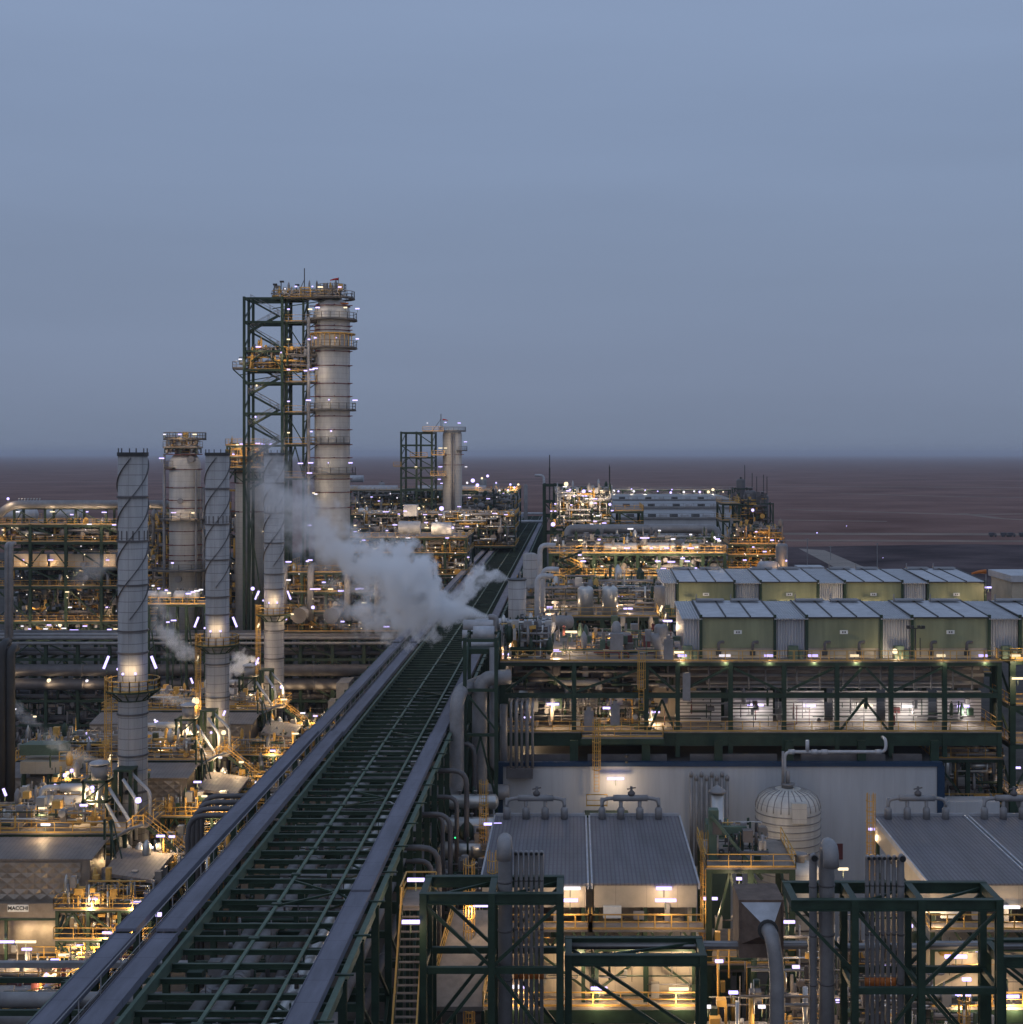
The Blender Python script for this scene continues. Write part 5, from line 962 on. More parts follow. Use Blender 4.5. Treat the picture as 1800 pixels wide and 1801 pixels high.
lamps('along the pipe bridge left of second stack', [(280, 1035), (298, 1043), (293, 1038), (332, 1044), (340, 1041), (347, 1039), (354, 1037), (304, 990), (296, 1094), (306, 1091), (270, 1030)], 234.5, 110, .9)
bl('process_module', 'green module below the great column with pale exchangers', 'process module', 490, 700, 243, 20, [1110, 1075, 1040, 1006], 5, col=.45)
tg('pipework and valves around the foot of the great column', 492, 700, 243, 14, 1008, 1110, 420, 63, mats=('pipe', 'alu', 'deck', 'green', 'rail'), r0=.1, r1=.35)
for i, (px, py) in enumerate(((526, 1083), (583, 1083), (640, 1080))):
    p = P(px, py, 238); b = MB(); b.tube([p, p+Vector((0, 8, 0))], 1.15, 18); b.tube([p-Vector((0, .1, 0)), p+Vector((0, .3, 0))], 1.3, 18, 1); tag(b.build('exchanger', ['pipe', 'pipe_dark']), f'{["left", "middle", "right"][i]} end on exchanger drum below the great column', 'exchanger')
for i, px in enumerate((547, 612, 500, 665)):
    p = P(px, 998, 242); b = MB(); b.pipe([p+Vector((0, 4, 0)), p, p-Vector((0, 0, 9))], .6, 12, 0, 1.4); tag(b.build('gooseneck_pipe', 'pipe'), f'{["second", "third", "leftmost", "rightmost"][i]} fat pale gooseneck at the foot of great column', 'pipe')
lamps('around the foot of the great column', [(555, 1036, None, 't', 1.8), (582, 1036, None, 't', 1.9), (570, 1024), (551, 1068, None, 'd', 1.2), (603, 1093), (628, 1036), (635, 1035), (541, 987), (546, 985), (508, 988), (600, 1039), (680, 1102, None, 't', 1.3), (720, 1102, None, 't', 1.2), (502, 1080), (502, 1089), (445, 1035, 232, 'd', 1.0), (508, 1020), (640, 1060)], 238, 120, 1.0)
bl('process_module', 'green module in the centre behind the steam plume', 'process module', 600, 820, 330, 22, [1060, 1010, 972, 945], 6, col=.5)
bl('process_module', 'far green module beside the farther column', 'process module', 620, 905, 400, 25, [960, 930, 905], 7, col=.5)
bl('process_module', 'farthest green module at left of the rack end', 'process module', 617, 910, 500, 30, [910, 886, 862], 8, col=.55)
tg('pale cluttered pipework right of the great column', 605, 820, 330, 16, 948, 1010, 380, 64, mats=('pipe', 'alu', 'deck', 'green', 'rail'), r0=.15, r1=.45)
tg('dim pipework behind the steam plume', 620, 830, 328, 14, 1012, 1075, 220, 65, mats=('pipe', 'pipe_dark', 'deck', 'green', 'rail'), r0=.15, r1=.45)
tg('warm lit pipework at the foot of the farther column', 630, 905, 398, 18, 900, 960, 420, 66, mats=('pipe', 'alu', 'deck', 'green', 'rail'), r0=.18, r1=.5)
tg('warm lit pipework of the farthest module', 620, 908, 498, 20, 864, 910, 330, 67, mats=('pipe', 'deck', 'green', 'rail'), r0=.2, r1=.55)
tg('pipes and small towers by the far end of rack', 830, 905, 440, 25, 870, 980, 240, 68, mats=('pipe', 'deck', 'green', 'rail', 'dark'), r0=.18, r1=.5)
for i, (pa, pb, py, Y) in enumerate(((616, 700, 861, 520), (732, 780, 861, 522), (812, 855, 861, 524), (702, 740, 928, 330), (760, 795, 930, 328), (600, 640, 842, 620))):
    p = P(pa, py, Y); q_ = P(pb, py, Y); b = MB(); b.tube([p, q_], 1.5, 12); tag(b.build('roof_drum', 'hood'), f'{["leftmost", "middle", "right", "near left", "near right", "farthest"][i]} pale drum among the far modules left of rack', 'drum')
for i, (px, pt, Y, r) in enumerate(((672, 848, 560, 1.2), (850, 842, 560, 1.4), (873, 850, 540, 1.2), (886, 860, 530, 1.0), (838, 858, 540, 1.1), (905, 850, 560, .9), (925, 852, 600, .8))):
    p = P(px, pt, Y); vvessel(f'{ORD[i] if i else "lonely leftmost"} small far column near the rack end', p.x, p.y, 0, r, p.z, 'pipe', 'small far columns near the rack end', name='column_tower')
b = MB(); p = P(710, 888, 395); q_ = P(733, 908, 395); b.box(p.x, 395, q_.z, q_.x, 400, p.z); tag(b.build('switch_room', 'hood'), 'small pale box room left of the farther column foot', 'building')
lamps('among the far modules left of the rack end', [(832, 845, 500, 'd', 1.8), (858, 837, 500, 'd', 1.9), (848, 841), (822, 849), (840, 853), (898, 852), (912, 852), (894, 862), (879, 863), (873, 849), (905, 857), (886, 866)], 500, 200, 1.5, 'd')
lamps('at the foot of the farther column', [(654, 874), (667, 881), (859, 877), (679, 900, None, 't', 1.7), (713, 899), (702, 904), (737, 894, None, 'd', 2.0), (777, 894, None, 'd', 2.0), (748, 905, None, 't', 1.8), (775, 905), (813, 905), (822, 906), (810, 907), (870, 903, None, 't', 2.0), (808, 891), (826, 875), (890, 905)], 393, 220, 1.3)
lamps('among the pale pipework right of great column', [(768, 916), (750, 919, None, 't', 1.8), (695, 923), (751, 928, None, 't', 1.6), (797, 928, None, 'd', 1.1), (822, 926), (625, 935), (681, 933), (824, 980), (780, 1044, None, 't', 1.8), (640, 950), (718, 946), (787, 946), (735, 1000), (660, 965)], 326, 200, 1.1)
# ================================================================== boiler line on the left
W3 = ['nearest', 'middle', 'farthest']
def boiler_unit(k):
    D = 35.2*k; w_ = W3[k]; X0 = -72; XC = -48.0; Y0 = 141+D
    t = thing('boiler_house', f'{w_} of the three brown boiler houses with embossed metal casing', 'boiler house', (-60, Y0, 0))
    b = MB(); b.box(X0, Y0, 4.0, XC, Y0+4.6, 9.75); b.box(X0, Y0+1.0, 0, XC+.0, Y0+4.6, 4.0); b.build('casing', 'boiler', t)
    b = MB(); zr = 9.75
    b.v += [(X0, Y0-.25, zr), (XC+.3, Y0-.25, zr), (XC+.3, Y0+5, zr+.75), (X0, Y0+5, zr+.75), (X0, Y0-.25, zr+.15), (XC+.3, Y0-.25, zr+.15), (XC+.3, Y0+5, zr+.9), (X0, Y0+5, zr+.9)]
    for f in ((0,3,2,1),(4,5,6,7),(0,1,5,4),(1,2,6,5),(2,3,7,6),(3,0,4,7)): b.face(f)
    b.build('roof', 'boiler_roof', t)
    b = MB(); q = random.Random(40+k); sx, sz = .66, .52; nx_ = int((XC-.3-X0)/sx); nz_ = 7; H_ = {}
    for a in range(nx_+1):
        for c_ in range(nz_+1): H_[a, c_] = len(b.v); dp = (.09 if (a+c_) % 2 else .0)*(1.4 if c_ < 2 else .8)+q.uniform(-.02, .03)+.04; b.v.append((X0+a*sx+q.uniform(-.06, .06), Y0-dp, 5.85+c_*sz+(q.uniform(-.05, .05) if 0 < c_ < nz_ else 0)))
    for a in range(nx_):
        for c_ in range(nz_):
            p0, p1, p2, p3 = H_[a, c_], H_[a+1, c_], H_[a+1, c_+1], H_[a, c_+1]
            if (a+c_) % 2: b.face((p0, p1, p2)); b.face((p0, p2, p3))
            else: b.face((p0, p1, p3)); b.face((p1, p2, p3))
    b.build('embossed_panel', 'boiler', t)
    b = MB(); b.box(X0, Y0-1.1, 4.3, XC-3.0, Y0-.02, 5.75); b.box(X0, Y0-1.15, 4.1, XC-2.9, Y0-.05, 4.3, 1); b.build('front_hood', ['boiler', 'green'], t)
    for x in (XC-3.0, -56, -64): b = MB(); b.box(x-.12, Y0-.9, 0, x+.12, Y0-.6, 4.2); b.build('post', 'green', t)
    if k == 0:
        b = MB(); b.box(-55.7, Y0-1.16, 4.95, -53.65, Y0-1.11, 5.65); b.build('name_plate', 'white', t)
        writing('MACCHI', .52, 'lettering', 'black', (-54.68, Y0-1.17, 5.14), (math.radians(90), 0, 0), t)
    # deck behind with drum, vent silencer and frames
    d = block('boiler_deck', f'orange railed deck behind the {w_} boiler house', 'platform', X0, -46.5, Y0+6.2, Y0+16, [5.5, 10.8], 6, 2, col=.35, brace=False)
    b = MB(); b.rail([(X0, Y0+11.5, 10.8), (-53, Y0+11.5, 10.8)], 1.1, .1, 1.6); b.rail([(-66, Y0+6.4, 10.8), (-61, Y0+6.4, 10.8), (-61, Y0+8.5, 10.8), (-66, Y0+8.5, 10.8), (-66, Y0+6.4, 10.8)], 1.0, .1, 1.2); tag(b.build('inner_railing', 'rail'), f'inner yellow railing on the deck of the {w_} boiler', 'railing')
    b = MB(); b.pipe([(X0, Y0+5.8, 10.35), (-63, Y0+5.8, 10.4), (-62, Y0+5.8, 10.15), (-47.8, Y0+5.8, 10.15), (-45.8, Y0+5.8, 11.3), (-44.5, Y0+6, 11.6)], .17, 8); tag(b.build('edge_pipe', 'pipe'), f'thin grey pipe along the rear roof edge of the {w_} boiler', 'pipe')
    hvessel(f'pale horizontal drum on the deck of the {w_} boiler', -54.8, Y0+12.5, 12.3, .85, 4.4, m='hood')
    b = MB(); b.pipe([(-57.3, Y0+12, 11.8), (-57.3, Y0+12, 14.1), (-52.2, Y0+12, 14.1)], .3, 10); b.tube([(-55.2, Y0+12, 14.1), (-52.3, Y0+12, 14.1)], .42, 10); b.lathe(-57.3, Y0+12, [(1.3, 10.9), (1.2, 11.7), (.4, 12.6), (.3, 12.8)], 14); tag(b.build('steam_pipe', 'hood'), f'pale bent steam pipe above the drum of the {w_} boiler', 'pipe')
    s = thing('vent_silencer', f'round vent silencer on a green frame at the {w_} boiler', 'silencer', (-51, Y0+11.5, 10.8)); b = MB()
    for x in (-52.2, -49.8):
        for y in (Y0+10.4, Y0+12.6): b.box(x-.15, y-.15, 10.8, x+.15, y+.15, 15.1)
    for z in (15.1, 13): b.box(-52.4, Y0+10.2, z-.15, -49.6, Y0+10.5, z+.1); b.box(-52.4, Y0+12.5, z-.15, -49.6, Y0+12.8, z+.1); b.box(-52.4, Y0+10.2, z-.15, -52.1, Y0+12.8, z+.1); b.box(-49.9, Y0+10.2, z-.15, -49.6, Y0+12.8, z+.1)
    b.bar((-52.2, Y0+10.4, 13), (-49.8, Y0+10.4, 15), .14); b.build('frame', 'green', s)
    b = MB(); b.lathe(-50.9, Y0+11.5, [(.82, 14.9), (.82, 16.5), (.6, 16.6)], 20); b.build('drum', 'pipe', s)
    b = MB(); b.lathe(-50.9, Y0+11.5, [(1.05, 16.75), (1.0, 16.95), (.3, 17.15), (.02, 17.2)], 20); b.build('cap', 'hood', s)
    b = MB(); b.pipe([(-50.6, Y0+11.5, 14.9), (-50.9, Y0+11.3, 13.2), (-51.1, Y0+11.3, 10.9)], .32, 10); b.build('feed_pipe', 'alu', s)
    f = thing('duct_tower', f'narrow green frame against the foot of the {w_} chimney stack', 'steel frame', (-48.6, Y0+12, 10.8)); b = MB()
    for x in (-49.2, -47.6):
        for y in (Y0+11.6, Y0+13.4): b.box(x-.16, y-.16, 8, x+.16, y+.16, 16)
    b.box(-49.4, Y0+11.4, 15.9, -47.4, Y0+13.6, 16.1); b.build('frame', 'green', f)
    for i, pts in enumerate(([(-49.6, Y0+10.6, 14.4), (-46.9, Y0+9.4, 11.0), (-46.9, Y0+9.4, 8.6)], [(-50.4, Y0+11, 13.4), (-47.6, Y0+8.2, 10.6), (-47.6, Y0+8.2, 8.6)], [(-48.2, Y0+11, 15.2), (-46.5, Y0+10, 13.3), (-46.5, Y0+10, 9)], [(-47.6, Y0+12, 15.6), (-45.6, Y0+12, 13.6), (-45.6, Y0+12, 9.5)])):
        b = MB(); b.pipe(pts, .18, 8, 0, .5); tag(b.build('slanting_pipe', 'hood'), f'{["second", "front", "third", "rear"][i]} pale slanting pipe at the {w_} chimney stack foot', 'pipe')
    b = MB(); b.lathe(-45.2, Y0+7, [(.5, 0), (.5, 2.4), (.2, 2.9), (.02, 3)], 12, 0, 6.6); b.lathe(-46.4, Y0+7, [(.4, 0), (.4, 2.8), (.02, 3.2)], 12, 0, 6.2); tag(b.build('twin_filter', 'alu'), f'twin shiny filter pots between the {w_} boiler and its canopy', 'filter')
    g_ = thing('service_stair', f'yellow railed stair descending beside the {w_} chimney stack', 'stair', (-44, Y0+10, 7)); stairs(g_, -45.6, -40.8, Y0+9.5, 10.8, 7.0); stairs(g_, -41.2, -39.8, Y0+4.5, 7.0, 3.4)
    b = MB(); b.box(-46.6, Y0+8.6, 10.65, -44.9, Y0+15, 10.8); b.build('landing', 'deck', g_); b = MB(); b.rail([(-46.5, Y0+8.7, 10.8), (-45.3, Y0+8.7, 10.8)], 1.1, .08, .8); b.rail([(-47, Y0+15, 10.8), (-44.9, Y0+15, 10.8), (-44.9, Y0+10.8, 10.8)], 1.1, .08, 1.4); b.build('handrail', 'rail', g_)
    # canopy
    c = thing('slanting_canopy', f'slanting grey canopy roof beside the {w_} boiler house', 'canopy', (-44, Y0, 0)); b = MB()
    A = [(-46.9, Y0+6.2, 9.3), (-41.6, Y0+6.2, 8.5), (-41.6, Y0-1, 8.05), (-46.3, Y0-1, 8.75)]; i = 0; b.v += [(p[0], p[1], p[2]-.35) for p in A]+A
    for fc in ((0,1,2,3),(7,6,5,4),(0,4,5,1),(1,5,6,2),(2,6,7,3),(3,7,4,0)): b.face(fc)
    b.build('roof', 'boiler_roof', c)
    for x, y in ((-46, Y0-.7), (-41.9, Y0-.7), (-46, Y0+5.8), (-41.9, Y0+5.8)): b = MB(); b.box(x-.16, y-.16, 0, x+.16, y+.16, 8.0 if x > -43 else 8.8); b.build('post', 'green', c)
    b = MB(); b.bar((-47.6, Y0+4.6, 12.4), (-46.2, Y0+2.4, 9.2), .12); b.bar((-47.2, Y0+4.6, 12.4), (-45.6, Y0+2.4, 9.2), .12); b.box(-48.1, Y0+4.3, 8.5, -47.9, Y0+4.6, 12.6); b.box(-47.4, Y0+4.3, 8.5, -47.2, Y0+4.6, 12.6); b.build('stay_bar', 'green', c)
    block('burner_platform', f'two level orange railed burner platform in front of the {w_} boiler', 'platform', -50.0, -41.0, Y0-3.4, Y0-.6, [3.1, 6.0], 3, 2, col=.3)
    tangle('small_piping', f'tangle of orange lit pipes and rails on the burner platform of the {w_} boiler', -50, -41.2, Y0-3.3, Y0-.8, .3, 8.2, 110, 60+k, ('pipe', 'alu', 'rail', 'green', 'deck'), .05, .14)
    b = MB(); b.rail([(-49.9, Y0-2, 6), (-45, Y0-2, 6), (-45, Y0-3.2, 6)], 1.1, .09, .9); b.rail([(-47.5, Y0-2.4, 3.1), (-42, Y0-2.4, 3.1)], 1.1, .09, .9); b.rail([(-52.5, Y0-3.4, 1.2), (-44, Y0-3.4, 1.2)], 1.1, .09, 1.1); tag(b.build('inner_railing', 'rail'), f'inner yellow railings of the burner platform at the {w_} boiler', 'railing')
    b = MB(); b.lathe(-44.2, Y0+1.5, [(1.1, 0), (1.2, 1.2), (.6, 1.8)], 14, 0, 6.1); b.tube([(-46.8, Y0+.6, 7.1), (-45, Y0+.6, 7.1)], .7, 12); tag(b.build('burner_drum', 'pipe'), f'round burner housing under the canopy of the {w_} boiler', 'burner')
    tangle('small_piping', f'tangle of burner pipes under the {w_} canopy', -48, -41.2, Y0-.5, Y0+5, .5, 7.6, 130, 70+k, ('pipe', 'alu', 'rail', 'green', 'deck'), .05, .18)
    tangle('small_piping', f'small pipes and valves on the deck of the {w_} boiler', X0, -49, Y0+7, Y0+15, 10.8, 13.0, 170, 80+k, ('pipe', 'alu', 'rail', 'green', 'deck'), .05, .18)
    tangle('small_piping', f'orange lit equipment on the ground beside the {w_} boiler stair', -47, -37, Y0+5, Y0+17, 3, 8.5, 190, 90+k, ('rail', 'alu', 'pipe', 'green', 'deck'), .06, .22)
    block('valve_platform', f'small yellow platform at the foot of the stair by the {w_} boiler', 'platform', -43.5, -36.5, Y0+6, Y0+14, [3.4, 6.8], 2, 2, col=.3)
    # chimney stack
    X, Y = -48.4, 156+37*k if k < 2 else 229.5
    s = thing('chimney_stack', f'{["nearest and leftmost", "second", "third and most steam veiled"][k]} tall grey chimney stack with spiral strakes', 'chimney', (X, Y, 0)); b = MB(); r = 1.58
    b.lathe(X, Y, [(1.75, 0), (1.68, 12), (r, 13), (r, 50.1)], 32); b.build('shell', 'clad', s)
    b = MB(); b.ring(X, Y, 49.75, r*.9, r*1.06, .4, 32); 
    for a in (180, 240, 300, 0, 60, 120): ca, sa = math.cos(math.radians(a)), math.sin(math.radians(a)); b.bar((X+ca*r, Y+sa*r, 50.1), (X+ca*r, Y+sa*r, 50.6), .1)
    b.build('rim', 'dark', s)
    for z in (45.2, 40.4, 35.6, 30.6, 28.2, 21.5, 17, 13): b = MB(); b.ring(X, Y, z, r*.98, r*1.09, .16, 32); b.build('ring_flange', 'pipe_dark', s)
    for j in range(3):
        b = MB(); n = 90; pr = None
        for i in range(n+1):
            a = math.radians(j*120+40-i*360*1.35/n); z = 49.6-17.6*i/n; c_, s_ = math.cos(a), math.sin(a); cur = ((X+c_*r*.99, Y+s_*r*.99, z), (X+c_*(r+.15), Y+s_*(r+.15), z-.02))
            if pr: b.quad(pr[0], pr[1], cur[1], cur[0]); b.quad(Vector(pr[0])-Vector((0,0,.05)), Vector(cur[0])-Vector((0,0,.05)), Vector(cur[1])-Vector((0,0,.05)), Vector(pr[1])-Vector((0,0,.05)))
            pr = cur
        b.build('spiral_strake', 'pipe_dark', s)
    b = MB()
    for a in range(0, 360, 24): ca, sa = math.cos(math.radians(a)), math.sin(math.radians(a)); b.bar((X+ca*r, Y+sa*r, 40.6), (X+ca*r, Y+sa*r, 41.6), .12, .12)
    b.build('lug', 'pipe_dark', s)
    zp = 24.2; b = MB(); b.ring(X, Y, zp-.15, r, 2.95, .15, 32); rp = b.build('ring_platform', 'green', s)
    b = MB()
    for a in range(0, 360, 30): ca, sa = math.cos(math.radians(a)), math.sin(math.radians(a)); b.bar((X+ca*2.8, Y+sa*2.8, zp-.15), (X+ca*r, Y+sa*r, zp-1.1), .12)
    b.ring(X, Y, zp-1.2, r, r+.1, .12, 32); b.build('bracket', 'green', rp)
    b = MB(); b.arc_rail(X, Y, zp, 2.85, 1.15, .1); b.build('handrail', 'rail', rp)
    b = MB(); b.box(X-3.0, Y-1.2, zp, X-2.2, Y-.2, zp+1.8); b.rail([(X-3.1, Y-1.3, zp-5), (X-3.1, Y-1.3, zp-3.9)], 1, .1)
    for k2 in range(3): pass
    cage_ladder('', X-2.3, Y-1.0, 11, zp+.6, parent=s)
    b = MB(); b.lathe(X, Y-1.62, [(.16, 0), (.16, .35)], 8, 0, 15.0); b.tube([(X-.3, Y-1.9, 14.6), (X-.3, Y-1.5, 14.6)], .17, 8); b.tube([(X-.1, Y-1.95, 13.3), (X-.1, Y-1.5, 13.3)], .2, 8); b.build('sampling_port', 'black', s)
    sY = Y; zl = 27.3
    for j, (dx, dy, st_) in enumerate(((-2.5, -1.3, 'a'), (2.65, -1.2, 'b'), (-.45, -3.0, None), (1.2, -2.75, None), (-2.6, 1.5, None))):
        if st_:
            o = bpy.data.objects.new('tube_lamp', lamp_mesh(1.35, st_)); COL.objects.link(o); o.location = (X+dx, sY+dy, zl); NL[0] += 1
            tag(o, f'{["left", "right"][j]} slanted tube lamp on the ring platform of the {["first", "second", "third"][k]} chimney stack', 'lamp')
        else:
            o = bpy.data.objects.new('floodlight', lamp_mesh(.34, 'd')); COL.objects.link(o); o.location = (X+dx*.78, sY+dy*.78, 26.2); NL[0] += 1
            tag(o, f'{["", "", "left hand", "right hand", "rear"][j]} floodlight washing the {["first", "second", "third"][k]} chimney stack from its ring platform', 'lamp')
            l = bpy.data.objects.new('light', light_data('stack', 75, (1, .74, .42))); COL.objects.link(l); l.parent = o; l.location = (0, -.15, .45)
for k in range(3): boiler_unit(k)
# ground level in front of the nearest boiler
tangle('small_piping', 'small equipment on the ground in front of the nearest boiler', -62, -41, 126, 138, .1, 2.4, 120, 101, ('pipe', 'deck', 'rail', 'green', 'maroon'), .06, .25)
block('low_platform', 'low orange railed platform in front of the nearest boiler', 'platform', -60, -44, 131, 136, [1.2], 5, 2, col=.25)
hvessel('long grey drum lying on the ground before the nearest boiler', -53, 128.5, 1.2, .75, 9, m='pipe')
b = MB(); b.rail([(-51, 127, .3), (-46, 127, 1.5), (-46, 130, 1.5), (-42, 130, 3.0), (-38, 130, 3)], 1.2, .09, 1.2); b.box(-46, 127, 1.35, -38, 130, 1.5, 1); tag(b.build('ramp_railing', ['rail', 'deck']), 'orange railed ramp near the foot of the long rack', 'railing')
b = MB(); b.pipe([(-56.8, 126, 1), (-56.8, 126, 5.6), (-54.5, 124, 5.6)], .6, 12); b.pipe([(-56.2, 128, 0), (-56.2, 126.5, 4)], .5, 10); tag(b.build('fat_elbow', 'pipe'), 'fat grey elbow pipe at the left edge before the nearest boiler', 'pipe')
lamps('around the nearest boiler front', [(8, 1656, 139.4, 't', 2.3), (46, 1656, 139.4, 't', 2.0), (48, 1669, 136, 't', 1.1), (114, 1679, 136, 't', 1.1), (164, 1580, 138, 't', .9), (240, 1587, 138, 't', 1.0), (142, 1663, 138, 't', .9), (178, 1663, 138, 't', .9), (147, 1706, 130, 't', .8), (80, 1719, 128, 'a', .9), (97, 1688, 134, 't', 1.0), (230, 1620, 138), (190, 1640, 138)], 137, 190, 1.0, col=(1, .72, .40))
lamps('on the deck behind the nearest boiler', [(9, 1393, 160, 'b', 1.1), (96, 1384, 156, 'a', .8), (194, 1333, 158, 'a', 1.0), (115, 1363, 168, 'd', .6), (120, 1359, 169, 'd', .6), (127, 1355, 170, 'd', .6), (163, 1385, 153, 'd', .55), (164, 1391, 153, 'd', .5), (147, 1416, 151, 't', .9), (75, 1421, 151, 't', 1.0), (81, 1450, 146, 't', 1.1), (244, 1407, 149, 'd', .8), (283, 1470, 148, 't', 1.0), (303, 1471, 148, 't', .8), (222, 1500, 148, 'd', .4), (262, 1490, 148)], 150, 120, 1.0, col=(1, .71, .38))
lamps('on the deck behind the middle boiler', [(395, 1254, 190, 'a', 1.0), (372, 1288, 186, 'd', .8), (394, 1288, 186, 'd', .8), (345, 1232, 192, 'd', 1.3), (316, 1298, 188), (276, 1270, 196, 'd', .7), (273, 1266, 198, 'd', .5), (330, 1276, 188, 'd', .6), (285, 1305, 186), (425, 1340, 183), (388, 1332, 183), (155, 1294, 192, 'b', 1), (116, 1303, 192, 'b', 1), (348, 1290, 188, 'a', .7)], 188, 170, 1.0, col=(1, .71, .38))
lamps('beside the middle boiler burner platform', [(453, 1376, 172), (348, 1375, 172, 't', 1.2), (375, 1425, 172), (350, 1450, 172), (332, 1486, 160, 't', 1.3), (410, 1423, 172), (360, 1400, 172)], 172, 150, .9, col=(1, .71, .38))
lamps('on the deck behind the farthest boiler', [(478, 1207, 224, 'd', .9), (496, 1208, 224, 'd', .9), (430, 1215, 224), (453, 1214, 224, 'a', .9), (555, 1259, 219, 't', 1.4), (533, 1254, 219), (338, 1197, 228, 'b', .9), (297, 1211, 226, 'b', .9), (453, 1163, 226, 'a', 1.2), (348, 1158, 222, 'a', .9), (415, 1225, 224), (500, 1230, 220), (520, 1290, 208), (480, 1320, 208)], 222, 190, 1.0, col=(1, .71, .38))
lamps('beside the upper part of the third chimney stack', [(455, 1043, 227, 'a', 1.1), (455, 1100, 227, 'a', 1.0), (512, 1080, 229)], 227, 120, 1.0)
# green fan units at far left
for i, (px, pt, Y) in enumerate(((72, 1310, 176), (110, 1290, 196))):
    p = P(px, pt, Y); x, z = p.x, p.z; t = thing('fan_unit', f'{["nearer", "farther"][i]} box shaped green fan unit on a brown platform at far left', 'fan unit', (x, Y, 0))
    b = MB(); b.slab([(x-2.6, Y), (x+2.3, Y), (x+2.8, Y+2.6), (x-2.1, Y+2.6)], z-1.3, z, 0); b.build('housing', 'green_light', t)
    b = MB(); b.box(x-2.2, Y-.8, z-3.4, x+4.2, Y+3.4, z-1.9); b.build('platform', 'beige', t)
    b = MB()
    for xx in (x-1.9, x+1.2, x+3.9): b.box(xx-.2, Y-.5, 0, xx+.2, Y-.1, z-3.4); b.box(xx-.2, Y+3, 0, xx+.2, Y+3.4, z-3.4)
    for zz in (z-5.5, z-7.5): b.box(x-1.9, Y-.4, zz, x+3.9, Y, zz+.3)
    b.build('support_frame', 'green', t)
    b = MB(); b.rail([(x-2.8, Y+3, z-1.9), (x-2.8, Y-.7, z-1.9)], 1.2, .1, .9); b.rail([(x+2.6, Y-.7, z-1.9), (x+4.2, Y-.7, z-1.9), (x+4.2, Y+3.2, z-1.9)], 1.2, .1, .9); b.build('handrail', 'rail', t)
    b = MB(); b.box(x-1.4, Y+.4, 0, x+3.4, Y+3, z-3.6); b.build('coil_bank', 'grate', t)
tangle('small_piping', 'orange lit pipes between the fan units and nearest boiler', -64, -52, 160, 175, 4, 12, 160, 103, ('rail', 'pipe', 'green', 'deck'), .06, .2)
# lower left corner: frame with two fat pipes feeding the long rack
t = block('side_rack', 'green side rack joining the long rack at the lower left corner', 'pipe rack', -42, -27.4, 97, 103, [9, 12.2], 2, 2, col=.45, deck=False, rails=False, brace=False)
for i, (y, z) in enumerate(((98.2, 11), (100, 11.6))): b = MB(); b.tube([(-42, y, z), (-27, y, z)], .55, 14); tag(b.build('rack_pipe', 'pipe'), f'{["nearer", "farther"][i]} of two fat grey pipes on the side rack at lower left', 'pipe')
b = MB(); b.box(-42, 103.4, 12.6, -27.4, 103.9, 13.0); tag(b.build('edge_beam', 'pipe'), 'pale level beam behind the side rack at lower left', 'beam')
# ================================================================== cross rack behind the boilers
CYr = 240.0; xa, xb = (-30-CX)*CYr/F, (697-CX)*CYr/F
block('cross_rack', 'wide green cross rack carrying fat pipes behind the boiler line', 'pipe rack', xa, xb, CYr, CYr+9, [4.5, 8.6, 12.2, 15.6, 18.4], 13, 2, col=.5, deck=False, rails=False)
for i, (z, r, y, m) in enumerate([(13.6, 1.0, 239.2, 'pipe_dark'), (11.2, 1.0, 239.6, 'pipe_dark'), (18.9, .3, 240, 'pipe'), (18.1, .25, 239.3, 'pipe'), (19, .4, 243, 'pipe'), (16.2, .35, 241, 'pipe_dark'), (16.3, .5, 244, 'pipe_dark'), (19, .5, 246, 'pipe_dark'), (8.9, .4, 241, 'pipe_dark'), (9, .5, 244, 'pipe_dark'), (5, .5, 242, 'pipe_dark')]):
    b = MB(); b.tube([(xa-6, y, z), (xb, y, z)], r, 12); x = xa+4
    while r > .9 and x < xb: b.tube([(x, y, z), (x+.5, y, z)], r*1.05, 12); x += 13
    tag(b.build('rack_pipe', m), f'{["upper fat", "lower fat", "front top thin", "second top thin", "rear top", "first middle", "second middle", "rearmost top", "first low", "second low", "lowest"][i]} pipe on the cross rack behind the boilers', 'pipe')
tangle('small_piping', 'dark pipework in the lower tiers of the cross rack', xa, xb, 240, 250, .5, 10, 330, 104, ('pipe_dark', 'green', 'pipe', 'dark'), .1, .35)
lamps('in the lower tiers of the cross rack', [(512, 1205), (534, 1205), (567, 1205), (597, 1205), (87, 1197, None, 'd', .95), (154, 1198, None, 'd', .8), (27, 1247, 200), (20, 1183), (62, 1260, 210)], 239, 60, .75)
b = MB(); b.box((622-CX)*.1, 232, 6, (642-CX)*.1, 238, 12.6); b.box((610-CX)*.1, 231, 7, (625-CX)*.1, 234, 9.8); tag(b.build('transition_duct', 'pipe'), 'grey blocky transition duct beside the long rack at the cross rack', 'duct')
b = MB(); q = random.Random(77)
for (pa, pb, pt, pb_, Y, n_) in ((5, 300, 925, 1118, 288.4, 55), (300, 480, 900, 1115, 261, 30), (490, 700, 1010, 1110, 241.5, 30), (605, 820, 945, 1070, 326, 40), (625, 905, 900, 958, 396, 50), (620, 905, 864, 905, 496, 40), (970, 1270, 950, 1060, 233.6, 50), (975, 1075, 862, 930, 286, 35), (1285, 1375, 930, 1030, 273, 18)):
    for _ in range(n_): p = P(q.uniform(pa, pb), q.uniform(pt, pb_), Y); s_ = q.uniform(.08, .15)*Y/260; b.lathe(p.x, p.y, [(.01, 0), (s_, s_), (.01, 2*s_)], 5, 0 if q.random() < .75 else 1, p.z)
kind(b.build('tiny_glow_point', ['lampw', 'lampc']), 'stuff', 'tiny warm glowing points scattered through the far modules')  # emissive points strewn at random through the modules
